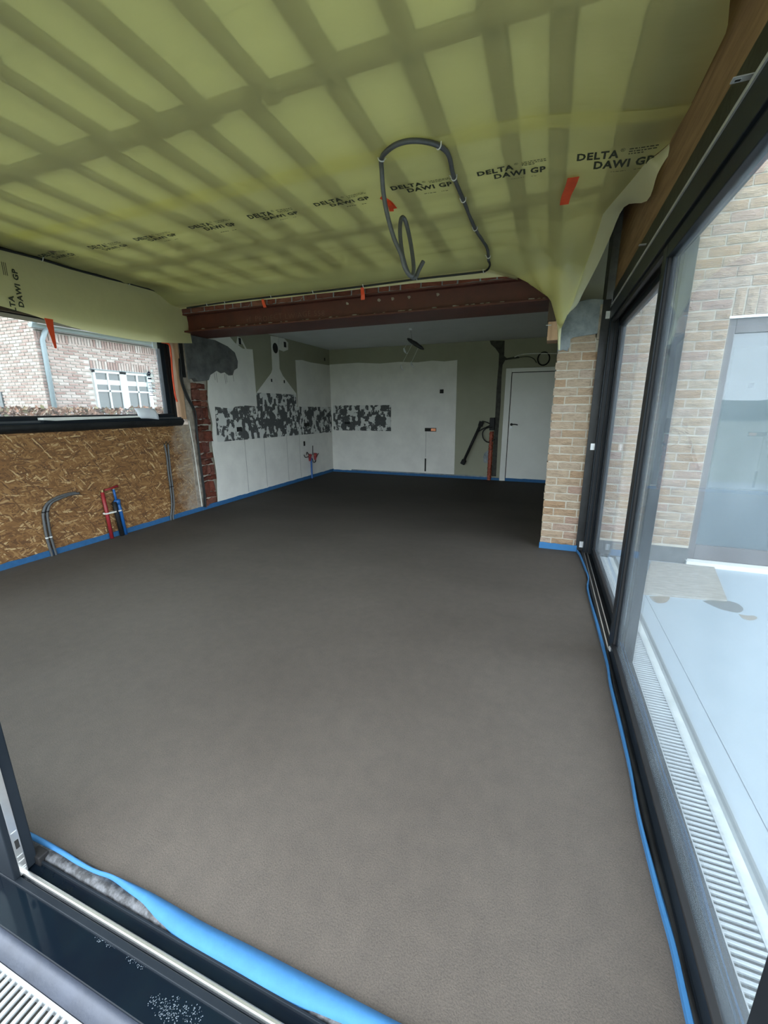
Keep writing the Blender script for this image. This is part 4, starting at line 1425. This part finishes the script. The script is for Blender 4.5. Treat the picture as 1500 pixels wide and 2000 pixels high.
def grate(name, label, along, p0, p1, inner, outer, z, pitch, fr_w=.008):
    mid = (p0 + p1) / 2
    t = thing(name, label, 'drain grate', ((inner + outer) / 2, mid, z - .02) if along == 'y' else (mid, (inner + outer) / 2, z - .02), 'slotted drain grates outside')
    lo, hi = min(inner, outer), max(inner, outer)
    def bb(a0, a1, b0, b1, z0, z1):
        return B(b0, b1, a0, a1, z0, z1) if along == 'y' else B(a0, a1, b0, b1, z0, z1)
    bb(p0, p1, lo, lo + fr_w, z - .03, z).build('frame_edge', 'grate_metal', t)
    bb(p0, p1, hi - fr_w, hi, z - .03, z).build('frame_edge', 'grate_metal', t)
    bb(p0, p1, lo, hi, z - .06, z - .055).build('channel', 'chase_mortar', t)
    me = None
    q = p0
    while q < p1:
        if me is None:
            me = MB()
            w_ = pitch * .46
            prof = [(-w_ / 2, -.008), (-w_ / 2, -.002), (-w_ / 2 + .002, 0), (w_ / 2 - .002, 0), (w_ / 2, -.002), (w_ / 2, -.008)]
            if along == 'y':
                me.prism(prof, 'x', lo + fr_w - mid * 0, hi - fr_w)
            else:
                me.prism(prof, 'y', lo + fr_w, hi - fr_w)
            me = me.mesh('slat', 'grate_metal')
        o_ = link('slat', me, t)
        o_.location = (0, q, z - .002) if along == 'y' else (q, 0, z - .002)
        q += pitch
    return t


grate('drain_grate', 'long white slotted drain grate outside the right sliding window', 'y', .35, 4.33, .566, .676, -.012, .0213)
grate('drain_grate', 'white slotted drain grate outside the front threshold at the bottom left', 'x', -2.6, .50, .18, .360, -.018, .0215)
terrace = struct('terrace')
B(.735, 7.0, -.82, YP + .05, -.3, -.012).build('membrane_field', 'membrane_terrace', terrace)
B(-5.0, .735, -.82, .18, -.3, -.03).build('membrane_field', 'membrane_terrace', terrace)
P = []
for i in range(61):
    y = .36 + 3.98 * i / 60
    P.append([(.674, y, -.014), (.70, y, -.016 + .003 * noise.noise(Vector((y * 6, 0, 0)))), (.712, y, -.022)])
MB().grid(P).build('edge_flashing', 'flashing', terrace, smooth=True)
MB().prism([(.711, -.03), (.711, -.021), (.722, -.019), (.730, -.013), (.737, -.0115), (.737, -.03)], 'y', .36, 4.34).build('kerb_edge', 'kerb_grey', terrace)
P = []
for i in range(81):
    x = -4.6 + 5.1 * i / 80
    P.append([(x, .362, -.020), (x, .376, -.020 + .002 * noise.noise(Vector((x * 6, 0, 0)))), (x, .392, -.016), (x, .407, -.006), (x, .409, -.03)])
MB().grid(P).build('front_apron', 'membrane_grey', terrace, smooth=True)
B(.4, .735, .0, 4.4, -.3, -.075).build('drain_bed', 'membrane_grey', terrace)
B(-5.0, .735, .1, .45, -.3, -.085).build('drain_bed', 'membrane_grey', terrace)
B(.822, .8245, -.8, 4.3, -.0125, -.0112).build('membrane_seam', 'membrane_grey', terrace)
B(1.3, 3.75, YP - .06, YP + .03, -.05, .03).build('door_sill', 'white_paint', terrace)

bd = [[1.0204,4.2939],[1.5108,4.3104],[1.3641,3.559],[0.7931,3.4791]]
tag(MB().prism(bd, 'z', -.012, .006).build('wooden_board', 'board_pale', None), 'pale weathered wooden board lying on the terrace by the facade', 'board')


def puddle(label, pts, mt):
    rnd_ = random.Random(len(label))
    c = Vector((sum(p[0] for p in pts) / len(pts), sum(p[1] for p in pts) / len(pts), 0))
    sp_ = spline([(x, y, 0) for x, y in pts] + [(pts[0][0], pts[0][1], 0)], 4)[:-1]
    o_ = MB().prism([(q.x, q.y) for q in sp_], 'z', -.013, -.0105).build('puddle', mt, None)
    tag(o_, label, 'puddle', 'puddles on the terrace')


puddle('larger dark puddle at the corner of the terrace board', [[1.2006,3.5133],[1.3066,3.5709],[1.386,3.573],[1.4292,3.5358],[1.4269,3.4497],[1.3672,3.3784],[1.2839,3.3966],[1.2342,3.4546]], 'water')
puddle('small brown muddy puddle right of the terrace board', [[1.368,3.3547],[1.4084,3.3461],[1.4546,3.3633],[1.4614,3.3272],[1.413,3.2789],[1.3702,3.2856]], 'mud_puddle')
puddle('grey puddle at the far right edge of the terrace board', [[1.3638,4.2858],[1.4203,4.2544],[1.4342,4.1345],[1.3821,4.0556],[1.3588,4.1558]], 'water')
puddle('brown stain puddle in front of the terrace board', [[0.8468,3.4659],[0.9273,3.4957],[0.9885,3.4994],[0.9374,3.3886],[0.8665,3.3623]], 'mud_puddle')

# facade window
w3 = struct('window_3')
f = MB()
f.box(1.315, 1.372, YP + .035, YP + .10, .03, 2.085).box(1.372, 3.7, YP + .035, YP + .10, .03, .165).box(1.372, 3.7, YP + .035, YP + .10, 1.975, 2.085).box(3.64, 3.7, YP + .035, YP + .10, .165, 1.975)
f.build('window_frame', 'frame_mauve', w3, bevel=.004)
B(1.365, 3.65, YP + .06, YP + .07, .16, 1.98).build('pane', 'glass_coated', w3)
B(1.31, 3.72, YP + .004, YP + .04, 2.085, 2.103).build('window_lintel', 'galv', w3)
B(1.3, 3.75, YP + .10, YP + .3, -.1, 2.1).build('reveal', 'concrete_dark', w3)

# ------------------------------------------------------------------ surroundings
garden = struct('ground', MB().box(-80, 80, -120, -.9, -.6, -.35).box(-80, -4.8, -.9, 60, -.6, -.35).box(-4.8, 80, 9, 60, -.6, -.35).box(7, 80, -.9, 9, -.6, -.35), 'grass')
hx = -11.0
house = thing('brick_house', 'neighbouring pale red brick house seen through the left window', 'house', (hx - 3, 10, -.35))
hy0, hy1, hz1 = 6.60, 16.0, 3.30
B(hx - 6, hx - .02, hy0 + .02, hy1, -.4, hz1).build('wall', 'mortar_house', house)
gp = [(hx - .02, hz1 - .02), (hx - 3.0, 6.3), (hx - 6, hz1)]
MB().prism(gp, 'y', hy0 + .02, hy0 + .3).build('gable', 'mortar_house', house)
b = MB()
rnd = random.Random(5)
ch_, bl_ = .072, .235
WY0, WY1, WZ0, WZ1 = 7.80, 9.50, 1.36, 2.40
i = 0
z = .9
while z < hz1 + .02:
    y = hy0 - (bl_ / 2 if i % 2 else 0)
    while y < 12.2:
        a, c_ = max(y, hy0), min(y + bl_ - .022, 12.2)
        inwin = c_ > WY0 and a < WY1 and z < WZ1 + .19 and z + ch_ > WZ0
        frieze = z > hz1 - .38 and z < hz1 - .16
        if c_ - a > .03 and not inwin and not frieze:
            b.box(hx - .03, hx + .004 * rnd.random(), a, c_, z, z + ch_ - .021, rnd.random())
        y += bl_
    z += ch_
    i += 1
y = hy0
while y < 12.2:                        # two soldier courses: frieze and lintel
    b.box(hx - .03, hx + .006, y, y + .052, hz1 - .36, hz1 - .165, rnd.random())
    y += .075
y = WY0 - .02
while y < WY1:
    b.box(hx - .03, hx + .006, y, y + .055, WZ1 + .01, WZ1 + .22, rnd.random())
    y += .078
z, i = .9, 0
while z < 6.2:
    xend = hx - 6
    x = hx + (bl_ / 2 if i % 2 else 0)
    lim = hx - max(0, (z - hz1)) * 1.0
    while x > hx - 4.2:
        a, c_ = x - bl_ + .022, min(x, lim)
        if c_ - a > .05:
            b.box(a, c_, hy0 - .004 * rnd.random(), hy0 + .04, z, z + ch_ - .021, rnd.random() * .9 + .1)
        x -= bl_
    z += ch_
    i += 1
stuff(b.build('brickwork', 'house_brick', house))
MB().prism([(hx + .30, hz1 - .05), (hx + .30, hz1 + .03), (hx - 3.0, 6.55), (hx - 3.0, 6.38)], 'y', hy0 - .06, hy1).build('roof', 'roof_tile', house)
MB().prism([(hx - 6.3, hz1), (hx - 3.0, 6.55), (hx - 3.0, 6.38)], 'y', hy0 - .06, hy1).build('roof', 'roof_tile', house)
gt = MB()
gt.prism([(hx + .02, hz1 - .03), (hx + .05, hz1 - .10), (hx + .14, hz1 - .11), (hx + .19, hz1 - .03), (hx + .20, hz1 + .05), (hx + .17, hz1 + .05), (hx + .15, hz1 - .02), (hx + .05, hz1 - .02)], 'y', hy0 - .10, hy1)
gt.build('gutter', 'downpipe', house)
B(hx - .02, hx + .12, hy0, hy1, hz1 - .14, hz1 - .10).build('soffit', 'roof_tile', house)
MB().tube([(hx + .11, hy0 + .22, hz1 - .08), (hx + .10, hy0 + .16, hz1 - .22), (hx + .06, hy0 + .12, hz1 - .35), (hx + .055, hy0 + .10, .5)], .052, 10).build('downpipe', 'downpipe', house, smooth=True)
wf = MB()
wf.box(hx - .02, hx + .03, WY0, WY1, WZ0 - .12, WZ0 + .06).box(hx - .02, hx + .03, WY0, WY1, WZ1 - .07, WZ1)
wf.box(hx - .02, hx + .03, WY0, WY0 + .05, WZ0, WZ1).box(hx - .02, hx + .03, WY1 - .12, WY1, WZ0, WZ1)
ym = (WY0 + WY1) / 2 - .02
wf.box(hx - .02, hx + .03, ym - .10, ym + .10, WZ0, WZ1)
hw = wf.build('window', 'white_frame', house)
for (a, c_) in ((WY0 + .05, ym - .10), (ym + .10, WY1 - .12)):
    mm = (a + c_) / 2
    mu = MB().box(hx - .02, hx + .024, mm - .022, mm + .022, WZ0 + .05, WZ1 - .06).box(hx - .02, hx + .024, a, c_, (WZ0 + WZ1) / 2 - .025, (WZ0 + WZ1) / 2 + .02)
    o = mu.build('glazing_bar', 'white_frame', None)
    o.parent = hw
    o = B(hx - .015, hx - .008, a, c_, WZ0 + .05, WZ1 - .06).build('pane', 'glass_dark', None)
    o.parent = hw
    o = B(hx - .0085, hx - .006, a, c_, WZ0 + .68, WZ1 - .24).build('blind', 'blind', None)
    o.parent = hw
B(hx - .03, hx + .07, WY0 - .05, WY1 + .05, WZ1, WZ1 + .015).build('lintel_plate', 'downpipe', house)
MB().box(hx - 2.6, -12.635, hy0 - .03, hy0 + .02, 0.4, 1.8354).build('window', 'frame_grey', house)

hedge = thing('beech_hedge', 'low clipped hedge with brown leaves below the neighbouring house', 'hedge', (-9.2, 7, -.35))
B(-9.55, -9.05, .0, 14, -.4, 1.18).build('branches', 'twig', hedge)
lv = MB()
rnd = random.Random(3)
for _ in range(5200):
    y = rnd.uniform(2.5, 13)
    top = rnd.random() < .75
    x = rnd.uniform(-9.6, -9.0) if top else -9.0 + rnd.uniform(-.03, .06)
    z = (1.34 if top else rnd.uniform(.8, 1.36)) + rnd.uniform(-.13, .10) + .05 * noise.noise(Vector((y * 1.5, 0, 0)))
    s_ = rnd.uniform(.03, .06)
    u = Vector((rnd.gauss(0, 1), rnd.gauss(0, 1), rnd.gauss(0, 1))).normalized()
    v = u.orthogonal().normalized()
    q = Vector((x, y, z))
    lv.add([q - u * s_, q + v * s_ * .55, q + u * s_, q - v * s_ * .55], [(0, 1, 2, 3)], rnd.random())
stuff(lv.build('leaves', 'leaf', hedge))
# far tree belt behind the field (mirrored in the facade window)
P = []
for i in range(161):
    x = -60 + 160 * i / 160
    z = 2.2 + 1.1 * noise.noise(Vector((x * .12, 0, 0))) + .5 * noise.noise(Vector((x * .6, 4, 0)))
    P.append([(x, -55.5, -.4), (x, -55, z * .7), (x, -56, z), (x, -57.5, -.4)])
fh = MB().grid(P).build('tree_belt', 'far_hedge', None, smooth=True)
tag(stuff(fh), 'distant grey green tree belt beyond the field mirrored in the facade window', 'trees')
